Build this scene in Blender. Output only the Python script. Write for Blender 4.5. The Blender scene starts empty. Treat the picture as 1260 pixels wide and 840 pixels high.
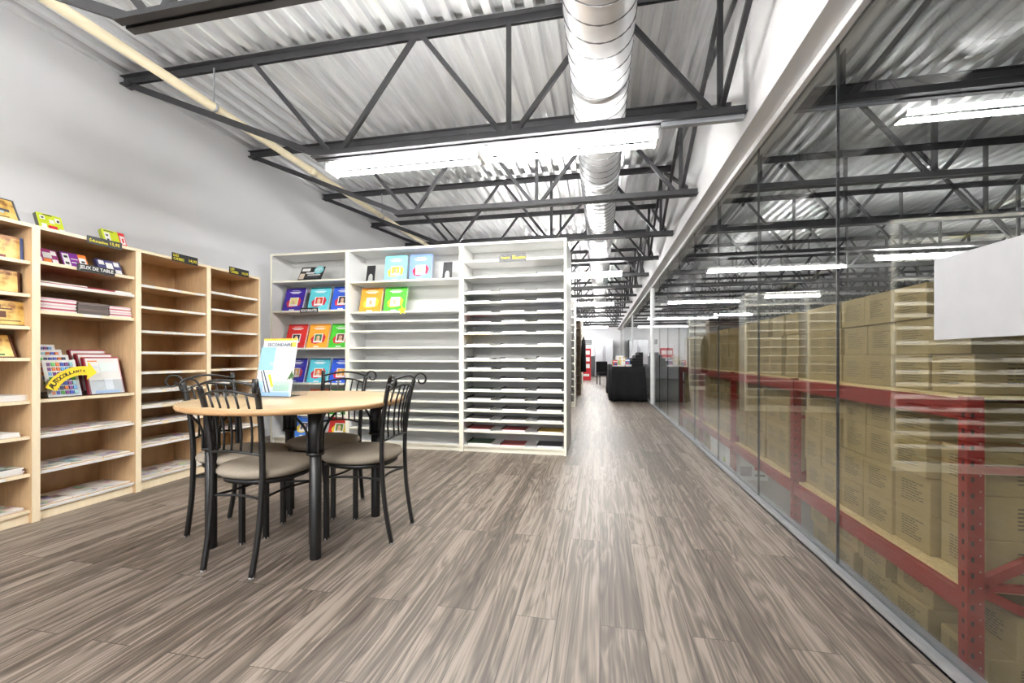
import bpy, bmesh, math, random
from mathutils import Vector, Matrix
random.seed(7)
COL = bpy.context.scene.collection
PI = math.pi
SC = bpy.context.scene
ORD = ['first','second','third','fourth','fifth','sixth','seventh','eighth','ninth','tenth','eleventh','twelfth','thirteenth','fourteenth','fifteenth','sixteenth','seventeenth','eighteenth','nineteenth']

# ------------------------------------------------------------------ materials
def lin(c):
    c = c/255.0
    return c/12.92 if c <= 0.04045 else ((c+0.055)/1.055)**2.4
def rgb(r, g, b): return (lin(r), lin(g), lin(b), 1)
MATS = {}
def nt(name):
    m = bpy.data.materials.new(name); m.use_nodes = True
    t = m.node_tree; b = t.nodes['Principled BSDF']
    return m, t, b
def mat(name, c, rough=.5, metal=0.0, var=.06, scale=14, spec=.5, stretch=(1, 1, 1), bump=0.0, bscale=200):
    if name in MATS: return MATS[name]
    m, t, b = nt(name)
    col = rgb(*c)
    tc = t.nodes.new('ShaderNodeTexCoord'); mp = t.nodes.new('ShaderNodeMapping')
    mp.inputs['Scale'].default_value = stretch
    t.links.new(tc.outputs['Object'], mp.inputs['Vector'])
    n = t.nodes.new('ShaderNodeTexNoise'); n.inputs['Scale'].default_value = scale; n.inputs['Detail'].default_value = 4
    t.links.new(mp.outputs['Vector'], n.inputs['Vector'])
    r = t.nodes.new('ShaderNodeValToRGB')
    r.color_ramp.elements[0].position = .3; r.color_ramp.elements[1].position = .7
    r.color_ramp.elements[0].color = tuple(max(0, x*(1-var)) for x in col[:3])+(1,)
    r.color_ramp.elements[1].color = tuple(min(1, x*(1+var)) for x in col[:3])+(1,)
    t.links.new(n.outputs['Fac'], r.inputs['Fac']); t.links.new(r.outputs['Color'], b.inputs['Base Color'])
    b.inputs['Roughness'].default_value = rough; b.inputs['Metallic'].default_value = metal
    b.inputs['Specular IOR Level'].default_value = spec
    if bump:
        n2 = t.nodes.new('ShaderNodeTexNoise'); n2.inputs['Scale'].default_value = bscale
        t.links.new(tc.outputs['Object'], n2.inputs['Vector'])
        bp = t.nodes.new('ShaderNodeBump'); bp.inputs['Strength'].default_value = bump; bp.inputs['Distance'].default_value = .002
        t.links.new(n2.outputs['Fac'], bp.inputs['Height']); t.links.new(bp.outputs['Normal'], b.inputs['Normal'])
    MATS[name] = m
    return m
def flat(r, g, b, rough=.45): return mat('ink_%d_%d_%d' % (r, g, b), (r, g, b), rough, var=.03)
def emis(name, c, s):
    m, t, b = nt(name)
    b.inputs['Base Color'].default_value = (.9, .9, .9, 1)
    b.inputs['Emission Color'].default_value = c; b.inputs['Emission Strength'].default_value = s
    return m

LAM = mat('white_laminate', (228, 228, 226), .4, var=.02, scale=5)
LAMD = mat('white_back_board', (204, 204, 200), .5, var=.03, scale=5)
CREAM = mat('cream_shelf_edge', (240, 236, 218), .4, var=.02)
MAPLE = mat('maple_melamine', (204, 172, 132), .38, var=.10, scale=9, stretch=(6, 6, .8))
MAPLEB = mat('maple_back_board', (192, 160, 122), .30, var=.13, scale=5, stretch=(3, 3, 1.2))
MEDGE = mat('maple_edge_band', (246, 229, 196), .4, var=.04, stretch=(4, 4, .5))
BLACK = mat('black_painted_steel', (17, 16, 16), .42, var=.1)
GLIDE = mat('grey_plastic_glide', (150, 148, 145), .5)
FABRIC = mat('beige_woven_fabric', (150, 140, 126), .9, var=.16, scale=260, spec=.15, bump=.7, bscale=420)
JOIST = mat('dark_primed_steel', (54, 54, 56), .5, var=.18, scale=9)
DECK = mat('galvanised_deck', (240, 241, 243), .28, .78, var=.14, scale=3.5, stretch=(5, .35, 1))
DUCT = mat('galvanised_spiral_duct', (238, 239, 241), .34, .75, var=.08, scale=4, stretch=(1, 2, 1))
SEAM = mat('duct_lock_seam', (120, 121, 123), .4, .8)
PVC = mat('cream_pvc_pipe', (240, 228, 196), .4, var=.04)
WALL = mat('white_painted_wall', (243, 244, 247), .85, var=.015, scale=1.2, spec=.2)
CEILW = mat('white_painted_bulkhead', (238, 238, 239), .7, var=.012, scale=1.2, spec=.2)
ALU = mat('brushed_aluminium', (188, 191, 195), .35, .7, var=.05)
WFRAME = mat('white_aluminium_frame', (236, 237, 238), .4)
SEAL = mat('grey_glazing_seal', (66, 68, 70), .4)
CARTON = mat('brown_corrugated_card', (158, 138, 97), .8, var=.07, scale=3, spec=.2)
CARTINK = mat('carton_print', (84, 72, 50), .8)
TAPE = mat('clear_packing_tape', (206, 190, 150), .2)
RED = mat('red_rack_enamel', (132, 38, 30), .45, var=.10, scale=7, spec=.3)
HOLE = mat('punched_hole_shadow_void', (24, 12, 12), .9)
CHIP = mat('particle_board', (206, 182, 130), .8, var=.14, scale=90)
CONC = mat('warehouse_concrete', (168, 166, 160), .45, var=.1, scale=2.2)
PAPER = mat('white_paper', (228, 228, 226), .7, var=.02)
PAPERG = mat('stacked_page_edges', (232, 230, 226), .8, var=.06, scale=60, stretch=(.2, .2, 6))
TABLETOP = mat('maple_table_laminate', (202, 176, 138), .27, var=.05, scale=4, stretch=(1, 9, 1))
TEDGE = mat('table_edge_band', (182, 142, 98), .4, var=.08, stretch=(1, 1, 3))
CLOTH = mat('black_table_cloth', (34, 34, 36), .85, var=.1, spec=.2)
DKWOOD = mat('brown_wood_panel', (120, 96, 72), .5, var=.12, stretch=(4, 4, .5))
STEEL = mat('brushed_stainless', (168, 170, 174), .32, .6, var=.05)
HOUSE = mat('white_light_housing', (240, 240, 240), .4)
DARKCAB = mat('dark_grey_cabinet', (60, 62, 64), .5)
TUBE = emis('lit_fluorescent_tube', (1.0, .985, .96, 1), 62)
TUBEW = emis('lit_warehouse_tube', (1.0, .985, .96, 1), 52)

def make_floor():
    m, t, b = nt('grey_brown_vinyl_plank'); L = t.links.new; N = t.nodes.new
    tc = N('ShaderNodeTexCoord'); mp = N('ShaderNodeMapping'); mp.inputs['Rotation'].default_value = (0, 0, PI/2)
    L(tc.outputs['Object'], mp.inputs['Vector'])
    br = N('ShaderNodeTexBrick'); br.offset = .37; br.offset_frequency = 2
    br.inputs['Color1'].default_value = (0, 0, 0, 1); br.inputs['Color2'].default_value = (1, 1, 1, 1); br.inputs['Mortar'].default_value = (.5, .5, .5, 1)
    br.inputs['Scale'].default_value = 1; br.inputs['Brick Width'].default_value = 1.2; br.inputs['Row Height'].default_value = .16
    br.inputs['Mortar Size'].default_value = .0012; br.inputs['Mortar Smooth'].default_value = 0; br.inputs['Bias'].default_value = 0
    L(mp.outputs['Vector'], br.inputs['Vector'])
    sep = N('ShaderNodeSeparateColor'); L(br.outputs['Color'], sep.inputs['Color'])
    off = N('ShaderNodeMath'); off.operation = 'MULTIPLY'; off.inputs[1].default_value = 37; L(sep.outputs['Red'], off.inputs[0])
    cmb = N('ShaderNodeCombineXYZ'); L(off.outputs[0], cmb.inputs['X']); L(off.outputs[0], cmb.inputs['Z'])
    va = N('ShaderNodeVectorMath'); va.operation = 'ADD'; L(mp.outputs['Vector'], va.inputs[0]); L(cmb.outputs[0], va.inputs[1])
    # long swirling grain
    mp2 = N('ShaderNodeMapping'); mp2.inputs['Scale'].default_value = (.62, 7, 1); L(va.outputs[0], mp2.inputs['Vector'])
    n1 = N('ShaderNodeTexNoise'); n1.inputs['Scale'].default_value = 1.5; n1.inputs['Detail'].default_value = 3; n1.inputs['Distortion'].default_value = .5
    L(mp2.outputs[0], n1.inputs['Vector'])
    wv = N('ShaderNodeMath'); wv.operation = 'MULTIPLY'; wv.inputs[1].default_value = 10; L(n1.outputs['Fac'], wv.inputs[0])
    fr = N('ShaderNodeMath'); fr.operation = 'PINGPONG'; fr.inputs[1].default_value = .5; L(wv.outputs[0], fr.inputs[0])
    mp3 = N('ShaderNodeMapping'); mp3.inputs['Scale'].default_value = (1.1, 105, 1); L(va.outputs[0], mp3.inputs['Vector'])
    n2 = N('ShaderNodeTexNoise'); n2.inputs['Scale'].default_value = 1; n2.inputs['Detail'].default_value = 4; L(mp3.outputs[0], n2.inputs['Vector'])
    mp4 = N('ShaderNodeMapping'); mp4.inputs['Scale'].default_value = (.4, 15, 1); L(va.outputs[0], mp4.inputs['Vector'])
    n3 = N('ShaderNodeTexNoise'); n3.inputs['Scale'].default_value = 1.2; n3.inputs['Detail'].default_value = 3; L(mp4.outputs[0], n3.inputs['Vector'])
    def mul(a, k):
        x = N('ShaderNodeMath'); x.operation = 'MULTIPLY'; x.inputs[1].default_value = k; L(a, x.inputs[0]); return x.outputs[0]
    def add(a, c):
        x = N('ShaderNodeMath'); x.operation = 'ADD'; L(a, x.inputs[0]); L(c, x.inputs[1]); return x.outputs[0]
    s = add(add(mul(fr.outputs[0], .40), mul(n2.outputs['Fac'], .62)), add(mul(n3.outputs['Fac'], .70), mul(sep.outputs['Red'], .14)))
    rp = N('ShaderNodeValToRGB'); e = rp.color_ramp.elements
    e[0].position = .52; e[0].color = rgb(62, 54, 48); e[1].position = 1.06 if False else 1.0; e[1].color = rgb(144, 132, 121)
    e2 = rp.color_ramp.elements.new(.78); e2.color = rgb(98, 88, 79)
    L(s, rp.inputs['Fac'])
    mx = N('ShaderNodeMix'); mx.data_type = 'RGBA'; L(br.outputs['Fac'], mx.inputs['Factor']); L(rp.outputs['Color'], mx.inputs['A']); mx.inputs['B'].default_value = rgb(52, 46, 40)
    L(mx.outputs['Result'], b.inputs['Base Color'])
    b.inputs['Roughness'].default_value = .46; b.inputs['Specular IOR Level'].default_value = .5
    bp = N('ShaderNodeBump'); bp.inputs['Strength'].default_value = .25; bp.inputs['Distance'].default_value = .0015
    L(n2.outputs['Fac'], bp.inputs['Height']); L(bp.outputs['Normal'], b.inputs['Normal'])
    return m
FLOOR = make_floor()

def make_glass(name, tint, ior=1.5, gain=1.0):
    m = bpy.data.materials.new(name); m.use_nodes = True; t = m.node_tree; t.nodes.clear(); N = t.nodes.new; L = t.links.new
    o = N('ShaderNodeOutputMaterial'); mx = N('ShaderNodeMixShader'); tr = N('ShaderNodeBsdfTransparent'); gl = N('ShaderNodeBsdfGlossy')
    tr.inputs['Color'].default_value = tint; gl.inputs['Roughness'].default_value = .0
    ge = N('ShaderNodeNewGeometry'); mr = N('ShaderNodeMapRange'); mr.inputs['To Min'].default_value = ior; mr.inputs['To Max'].default_value = 1/ior
    L(ge.outputs['Backfacing'], mr.inputs['Value']); f = N('ShaderNodeFresnel'); L(mr.outputs[0], f.inputs['IOR'])
    L(f.outputs[0], mx.inputs['Fac']); L(tr.outputs[0], mx.inputs[1]); L(gl.outputs[0], mx.inputs[2]); L(mx.outputs[0], o.inputs['Surface'])
    return m
GLASS = make_glass('clear_partition_glass', (.92, .935, .93, 1), 1.70)
FILLGLASS = make_glass('added_window_glass', (.97, .98, .98, 1))  # glass for the added window openings behind the camera
ACRYL = make_glass('clear_acrylic', (.93, .95, .97, 1), 1.49)

def make_mag():
    m, t, b = nt('printed_magazine_cover'); N = t.nodes.new; L = t.links.new
    tc = N('ShaderNodeTexCoord'); oi = N('ShaderNodeObjectInfo'); ml = N('ShaderNodeMath'); ml.operation = 'MULTIPLY'; ml.inputs[1].default_value = 50
    L(oi.outputs['Random'], ml.inputs[0]); cb = N('ShaderNodeCombineXYZ'); L(ml.outputs[0], cb.inputs['Z'])
    va = N('ShaderNodeVectorMath'); va.operation = 'ADD'; L(tc.outputs['Object'], va.inputs[0]); L(cb.outputs[0], va.inputs[1])
    vo = N('ShaderNodeTexVoronoi'); vo.inputs['Scale'].default_value = 17; L(va.outputs[0], vo.inputs['Vector'])
    hs = N('ShaderNodeHueSaturation'); hs.inputs['Saturation'].default_value = .55; hs.inputs['Value'].default_value = .8; L(vo.outputs['Color'], hs.inputs['Color'])
    n = N('ShaderNodeTexNoise'); n.inputs['Scale'].default_value = 9; L(va.outputs[0], n.inputs['Vector'])
    rp = N('ShaderNodeValToRGB'); rp.color_ramp.elements[0].position = .46; rp.color_ramp.elements[1].position = .6; L(n.outputs['Fac'], rp.inputs['Fac'])
    mx = N('ShaderNodeMix'); mx.data_type = 'RGBA'; L(rp.outputs['Color'], mx.inputs['Factor']); mx.inputs['A'].default_value = rgb(238, 236, 232); L(hs.outputs[0], mx.inputs['B'])
    L(mx.outputs['Result'], b.inputs['Base Color']); b.inputs['Roughness'].default_value = .35
    return m
MAG = make_mag()
def make_oldmap():
    m, t, b = nt('parchment_game_print'); N = t.nodes.new; L = t.links.new
    tc = N('ShaderNodeTexCoord'); n = N('ShaderNodeTexNoise'); n.inputs['Scale'].default_value = 14; n.inputs['Detail'].default_value = 5; L(tc.outputs['Object'], n.inputs['Vector'])
    rp = N('ShaderNodeValToRGB'); e = rp.color_ramp.elements; e[0].position = .32; e[0].color = rgb(150, 92, 40); e[1].position = .62; e[1].color = rgb(242, 214, 130)
    x = rp.color_ramp.elements.new(.45); x.color = rgb(226, 184, 96)
    L(n.outputs['Fac'], rp.inputs['Fac']); L(rp.outputs['Color'], b.inputs['Base Color']); b.inputs['Roughness'].default_value = .4
    return m
OLDMAP = make_oldmap()

# ------------------------------------------------------------------ mesh builder
class MB:
    def __init__(s): s.v = []; s.f = []; s.mi = []; s.sm = []
    def quadlist(s, vs, fs, mi=0, smooth=False):
        o = len(s.v); s.v += [tuple(p) for p in vs]
        for k, f in enumerate(fs):
            s.f.append(tuple(i+o for i in f)); s.mi.append(mi[k] if isinstance(mi, (list, tuple)) else mi); s.sm.append(smooth)
    def box(s, x0, x1, y0, y1, z0, z1, mi=0, M=None):
        # faces: bottom, top, front(-y), back(+y), left(-x), right(+x)
        vs = [Vector(p) for p in ((x0,y0,z0),(x1,y0,z0),(x1,y1,z0),(x0,y1,z0),(x0,y0,z1),(x1,y0,z1),(x1,y1,z1),(x0,y1,z1))]
        if M: vs = [M @ p for p in vs]
        s.quadlist(vs, [(0,3,2,1),(4,5,6,7),(0,1,5,4),(2,3,7,6),(3,0,4,7),(1,2,6,5)], mi)
        return s
    def bar(s, a, b, w, h, mi=0, up=(0,0,1)):
        a = Vector(a); b = Vector(b); d = (b-a); L = d.length; d.normalize(); up = Vector(up)
        if abs(d.dot(up)) > .98: up = Vector((0,1,0))
        sx = d.cross(up).normalized(); sz = sx.cross(d).normalized()
        vs = [p+sx*(i*w/2)+sz*(j*h/2) for p in (a, b) for i, j in ((-1,-1),(1,-1),(1,1),(-1,1))]
        s.quadlist(vs, [(0,1,2,3),(7,6,5,4),(0,4,5,1),(1,5,6,2),(2,6,7,3),(3,7,4,0)], mi); return s
    def sweep(s, path, prof, mi=0, smooth=True, closed=False, hint=(0,0,1), taper=None):
        P = [Vector(p) for p in path]; n = len(P)
        T = []
        for i in range(n):
            if closed: d = P[(i+1) % n]-P[i-1]
            else: d = P[min(i+1, n-1)]-P[max(i-1, 0)]
            T.append(d.normalized())
        u = Vector(hint); u = (u-T[0]*u.dot(T[0]))
        if u.length < 1e-4: u = Vector((1,0,0))-T[0]*T[0].x
        u.normalize(); vs = []
        for i in range(n):
            u = (u-T[i]*u.dot(T[i])).normalized(); w = T[i].cross(u)
            k = taper[i] if taper else 1
            vs += [P[i]+u*(a*k)+w*(b*k) for a, b in prof]
        m = len(prof); fs = []
        for i in range(n if closed else n-1):
            j = (i+1) % n
            for q in range(m):
                r = (q+1) % m
                fs.append((i*m+q, i*m+r, j*m+r, j*m+q))
        s.quadlist(vs, fs, mi, smooth)
        if not closed:
            o = len(s.v)-len(vs)
            s.f.append(tuple(o+q for q in reversed(range(m)))); s.mi.append(mi); s.sm.append(False)
            s.f.append(tuple(o+(n-1)*m+q for q in range(m))); s.mi.append(mi); s.sm.append(False)
        return s
    def tube(s, path, r, seg=10, mi=0, closed=False, taper=None, hint=(0,0,1)):
        return s.sweep(path, [(r*math.cos(2*PI*k/seg), r*math.sin(2*PI*k/seg)) for k in range(seg)], mi, True, closed, hint, taper)
    def lathe(s, prof, seg=32, mi=0, c=(0,0,0), smooth=True, sq=None, mis=None):
        vs = []; n = len(prof)
        for k in range(seg):
            a = 2*PI*k/seg; ca, sa = math.cos(a), math.sin(a); q = 1
            if sq: q = 1/((abs(ca)**sq+abs(sa)**sq)**(1/sq))
            for r, z in prof: vs.append((c[0]+r*q*ca, c[1]+r*q*sa, c[2]+z))
        fs = []; ms = []
        for k in range(seg):
            j = (k+1) % seg
            for i in range(n-1):
                fs.append((k*n+i, j*n+i, j*n+i+1, k*n+i+1)); ms.append(mis[i] if mis else mi)
        s.quadlist(vs, fs, ms, smooth)
        o = len(s.v)-len(vs)
        if prof[0][0] > 1e-5: s.f.append(tuple(o+k*n for k in reversed(range(seg)))); s.mi.append(ms[0]); s.sm.append(False)
        if prof[-1][0] > 1e-5: s.f.append(tuple(o+k*n+n-1 for k in range(seg))); s.mi.append(ms[-1]); s.sm.append(False)
        return s
    def prism(s, poly, y0, y1, mi=0):   # polygon in x-z, extruded along y
        n = len(poly); vs = [(x, y0, z) for x, z in poly]+[(x, y1, z) for x, z in poly]
        a = sum(poly[i][0]*poly[(i+1) % n][1]-poly[(i+1) % n][0]*poly[i][1] for i in range(n))
        fs = [tuple(range(n)), tuple(range(2*n-1, n-1, -1))]+[(i, i+n, (i+1) % n+n, (i+1) % n) for i in range(n)]
        if a < 0: fs = [tuple(reversed(f)) for f in fs]
        s.quadlist(vs, fs, mi); return s
    def mesh(s, name, mats, bevel=0):
        me = bpy.data.meshes.new(name); me.from_pydata(s.v, [], s.f)
        for m in (mats if isinstance(mats, (list, tuple)) else [mats]): me.materials.append(m)
        me.polygons.foreach_set('material_index', s.mi); me.polygons.foreach_set('use_smooth', s.sm)
        if bevel:
            bm = bmesh.new(); bm.from_mesh(me)
            bmesh.ops.bevel(bm, geom=[e for e in bm.edges if e.is_manifold and e.calc_face_angle(0) > .6], offset=bevel, segments=2, affect='EDGES', profile=.5)
            bm.to_mesh(me); bm.free()
        me.update(); return me
    def build(s, name, mats, parent=None, bevel=0):
        return link(name, s.mesh(name, mats, bevel), parent)
def link(name, me, parent=None):
    o = bpy.data.objects.new(name, me); COL.objects.link(o)
    if parent: o.parent = parent
    return o
USED = {}
def tag(o, label, cat, group=None, kind=None):
    n = len(label.split())
    if not 4 <= n <= 16: print('LABEL LENGTH', n, label)
    if label in USED: print('LABEL TWICE', label)
    USED[label] = 1
    o['label'] = label; o['category'] = cat
    if group: o['group'] = group
    if kind: o['kind'] = kind
    return o
def thing(name, label, cat, loc=(0,0,0), rotz=0, group=None, rotx=0):
    o = bpy.data.objects.new(name, None); COL.objects.link(o); o.location = loc; o.rotation_euler = (rotx, 0, rotz)
    o.empty_display_size = .1
    return tag(o, label, cat, group)
def struct(name, mb, mats, label=None):
    o = mb.build(name, mats); o['kind'] = 'structure'
    if label: o['label'] = label
    return o
def kids(o): return list(o.children)
def copy_tree(o, parent=None):
    c = o.copy(); COL.objects.link(c)
    if parent: c.parent = parent
    for ch in kids(o): copy_tree(ch, c)
    return c
def retag(o, label, group=None):
    if label in USED: print('LABEL TWICE', label)
    if not 4 <= len(label.split()) <= 16: print('LABEL LENGTH', label)
    USED[label] = 1; o['label'] = label
    if group: o['group'] = group

TXT = {}
def text(s, x0, x1, z0, z1, y, m, parent, name='lettering', bold=.0, tilt=None):
    """lettering in the local x-z plane facing -y, fitted to a box"""
    cu = bpy.data.curves.new('t', 'FONT'); cu.body = s; cu.extrude = .0; cu.offset = bold; cu.resolution_u = 2
    ob = bpy.data.objects.new('t', cu); me = bpy.data.meshes.new_from_object(ob)
    bpy.data.objects.remove(ob); bpy.data.curves.remove(cu)
    xs = [v.co.x for v in me.vertices]; ys = [v.co.y for v in me.vertices]
    a0, a1, b0, b1 = min(xs), max(xs), min(ys), max(ys)
    for v in me.vertices:
        v.co = Vector((x0+(v.co.x-a0)/(a1-a0)*(x1-x0), y, z0+(v.co.y-b0)/(b1-b0)*(z1-z0)))
    bm = bmesh.new(); bm.from_mesh(me)
    r = bmesh.ops.extrude_face_region(bm, geom=bm.faces[:])
    for e in r['geom']:
        if isinstance(e, bmesh.types.BMVert): e.co.y += .0008
    bmesh.ops.recalc_face_normals(bm, faces=bm.faces[:])
    bm.to_mesh(me); bm.free()
    me.materials.clear(); me.materials.append(m); me.name = name
    return link(name, me, parent)

# ------------------------------------------------------------------ camera
cam = bpy.data.cameras.new('camera'); co = bpy.data.objects.new('camera', cam); COL.objects.link(co)
cam.sensor_width = 36; cam.lens = 530*36/1260; cam.shift_y = 20/1260; cam.clip_start = .02
co.location = (0, 0, 1.0); co.rotation_euler = (PI/2, 0, math.radians(11.52)); SC.camera = co

XL, XG, XW, YB, YE = -4.17, 1.10, 11.0, -3.2, 24.0
ZD = 3.5
# ------------------------------------------------------------------ shell
struct('floor', MB().box(XL, 1.13, YB, YE, -.12, 0), FLOOR)
struct('floor_warehouse', MB().box(1.13, XW, YB, YE, -.22, -.10), CONC)
struct('wall_left', MB().box(XL-.15, XL, YB, YE, -.12, ZD+.12), WALL)
struct('wall_back', MB().box(XL, XW, YE, YE+.15, -.22, ZD+.12), WALL)
wf = MB().box(XL, XW, YB-.15, YB, 3.2, ZD+.12).box(XL, XW, YB-.15, YB, -.22, .3)
for a_, b_ in ((XL, XL+.25), (-1.85, -1.7), (.75, XW)): wf.box(a_, b_, YB-.15, YB, .3, 3.2)  # window openings added out of view to let in fill daylight
struct('wall_front', wf, WALL)
for k, (a_, b_) in enumerate(((XL+.25, -1.85), (-1.7, .75))):
    struct('window_%d' % (40+k), MB().box(a_, b_, YB-.08, YB-.07, .3, 3.2), FILLGLASS)  # unseen panes, added so daylight fills the room from behind the camera
    pl = bpy.data.lights.new('added_daylight_portal', 'AREA'); pl.shape = 'RECTANGLE'; pl.size = b_-a_; pl.size_y = 2.9; pl.cycles.is_portal = True  # guides daylight sampling through the added opening
    po_ = bpy.data.objects.new('added_daylight_portal', pl); COL.objects.link(po_); po_.location = ((a_+b_)/2, YB-.2, 1.75); po_.rotation_euler = (PI/2, 0, 0)
struct('wall_right', MB().box(XW, XW+.15, YB, YE, -.22, ZD+.12), WALL)
struct('wall_bulkhead', MB().box(.945, 1.13, YB, YE, 2.505, ZD-.001), CEILW, 'white bulkhead running above the glass partition')
struct('baseboard_left', MB().box(XL, XL+.015, YB, YE, 0, .1), WALL)
d = MB(); prof = []; p = .152; n = int((XW-XL)/p)
for k in range(n+1):
    x = XL+k*p
    for dx, z in ((0, 0), (.060, 0), (.074, .046), (.136, .046)): 
        if x+dx < XW: prof.append((x+dx, ZD+z))
prof.append((XW, ZD)); poly = prof+[(XW, ZD+.1), (XL, ZD+.1)]
for i in range(len(prof)-1):
    (xa, za), (xb, zb) = prof[i], prof[i+1]
    d.quadlist([(xa,YB,za),(xb,YB,zb),(xb,YE,zb),(xa,YE,za)], [(0,3,2,1)])
d.quadlist([(XL,YB,ZD+.1),(XW,YB,ZD+.1),(XW,YE,ZD+.1),(XL,YE,ZD+.1)], [(0,1,2,3)])
struct('ceiling', d, DECK, 'corrugated galvanised steel roof deck')

# glass partition
JY = [-3.19, -1.87, -.83, .21, 1.255, 2.297, 3.33, 4.386, 5.42, 6.46, 7.48, 8.49, 9.50]
for i in range(len(JY)-1):
    struct('window_%d' % (i+1), MB().box(1.094, 1.106, JY[i]+.002, JY[i+1]-.002, .02, 2.50), GLASS)
    if i: struct('trim_%d' % i, MB().box(1.0938, 1.1062, JY[i]-.002, JY[i]+.002, .032, 2.48), SEAL)
JZ = [9.62, 11.5, 13.4, 15.3, 17.2, 19.1, 21.0, 23.99]
for i in range(len(JZ)-1):
    struct('window_%d' % (i+20), MB().box(1.094, 1.106, JZ[i]+.01, JZ[i+1]-.01, .02, 2.50), GLASS)
rail = MB().box(1.065, 1.092, YB, YE, 0, .032).box(1.108, 1.135, YB, YE, 0, .032).box(1.065, 1.135, YB, YE, 0, .01)
struct('trim_20', rail, ALU, 'aluminium floor channel holding the glass')
top = MB().box(1.06, 1.092, YB, YE, 2.465, 2.505).box(1.108, 1.14, YB, YE, 2.465, 2.505)
struct('trim_21', top, WFRAME, 'white head frame above the glass')
dj = MB().box(1.06, 1.14, 9.50, 9.545, .0, 2.50).box(1.06, 1.14, 9.575, 9.62, 0, 2.5).box(1.085, 1.115, 9.54, 9.58, 0, 2.5)
struct('trim_22', dj, WFRAME, 'white door post in the glass partition')
for k, y in enumerate((15.3, 21.0)):
    struct('trim_%d' % (23+k), MB().box(1.07, 1.13, y-.03, y+.03, 0, 2.5), WFRAME)

# ------------------------------------------------------------------ joists
JYS = [1.67+1.42*k for k in range(16)]
def chord(mb, x0, x1, z, up):
    # two angles back to back; up=+1: flange at the bottom, legs up
    for s in (-1, 1):
        ya, yb = (.008, .050) if s > 0 else (-.050, -.008)
        mb.box(x0, x1, ya, yb, z if up > 0 else z-.006, z+.006 if up > 0 else z)
        yc = .008 if s > 0 else -.014
        mb.box(x0, x1, yc, yc+.006, z, z+.062) if up > 0 else mb.box(x0, x1, yc, yc+.006, z-.062, z)
    return mb
ZT, ZB = ZD-.002, 2.60
def web_bar(parent, a, b, w=.03):
    mb = MB().bar((a[0], 0, a[1]), (b[0], 0, b[1]), .034, .03, up=(0,1,0))
    return mb.build('web_bar', JOIST, parent)
def make_joist(name, x0, x1, xb0, xb1, nodes, tops, verts, label, left_end, right_end):
    r = thing(name, label, 'roof joist', (0, 0, 0))
    chord(MB(), x0, x1, ZT, -1).build('top_chord', JOIST, r)
    chord(MB(), xb0, xb1, ZB, 1).build('bottom_chord', JOIST, r)
    zt, zb = ZT-.04, ZB+.03
    for i in range(len(tops)):
        for nx in nodes:
            if abs(nx-tops[i]) < 1.15: web_bar(r, (tops[i]+(.03 if nx > tops[i] else -.03), zt), (nx+(-.04 if nx > tops[i] else .04), zb))
    for v in verts: web_bar(r, (v, zt), (v, zb))
    if left_end: MB().bar((x0+.02, 0, ZT-.05), (xb0+.05, 0, ZB+.03), .05, .022, up=(0,1,0)).build('end_brace', JOIST, r)
    if right_end: MB().bar((x1-.02, 0, ZT-.05), (xb1-.05, 0, ZB+.03), .05, .022, up=(0,1,0)).build('end_brace', JOIST, r)
    MB().box(x0, x0+.1, -.05, .05, ZT-.075, ZT-.062).build('bearing_plate', JOIST, r) if left_end else None
    return r
proto = make_joist('roof_joist', XL+.005, .94, -2.26, .94, [-2.07, -.654, .785], [-2.86, -1.36, .065], [-.654, .785], 'a', True, False)
wproto = make_joist('roof_joist', 1.14, XW-.01, 1.14, XW-.01, [1.5+1.42*k for k in range(7)], [2.21+1.42*k for k in range(6)], [1.5+1.42*k for k in range(7)], 'b', False, False)
USED.clear()
desc = {0: 'dark steel joist nearest the camera, high at the top left of the picture',
        1: 'dark steel joist carrying the long lit tube light above the round table'}
for k, y in enumerate(JYS):
    o = proto if k == 0 else copy_tree(proto)
    o.location.y = y
    retag(o, desc.get(k, 'dark open-web steel joist over the shop floor, %s from the camera' % ORD[k]), 'steel joists over the shop')
for k, y in enumerate(JYS):
    o = wproto if k == 0 else copy_tree(wproto)
    o.location.y = y
    retag(o, 'grey open-web steel joist over the warehouse behind glass, %s from the camera' % ORD[k], 'steel joists over the warehouse')
# cross bracing between joists beside the bulkhead
bp = None
for k in range(9):
    y0, y1 = JYS[k], JYS[k+1]
    if bp is None:
        bp = tag(MB().bar((.80, 0, ZT-.08), (.80, 1.42, ZB+.08), .03, .03).build('bridging_bar', JOIST), 'steel bridging bar sloping away beside white bulkhead, %s from the camera' % ORD[k], 'brace', 'bridging bars beside the bulkhead')
        bq = tag(MB().bar((.84, 0, ZB+.08), (.84, 1.42, ZT-.08), .03, .03).build('bridging_bar', JOIST), 'steel bridging bar rising away beside white bulkhead, %s from the camera' % ORD[k], 'brace', 'bridging bars beside the bulkhead')
        a, b = bp, bq
    else:
        a, b = bp.copy(), bq.copy(); COL.objects.link(a); COL.objects.link(b)
        retag(a, 'steel bridging bar sloping away beside white bulkhead, %s from the camera' % ORD[k])
        retag(b, 'steel bridging bar rising away beside white bulkhead, %s from the camera' % ORD[k])
    a.location.y = b.location.y = y0

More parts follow.
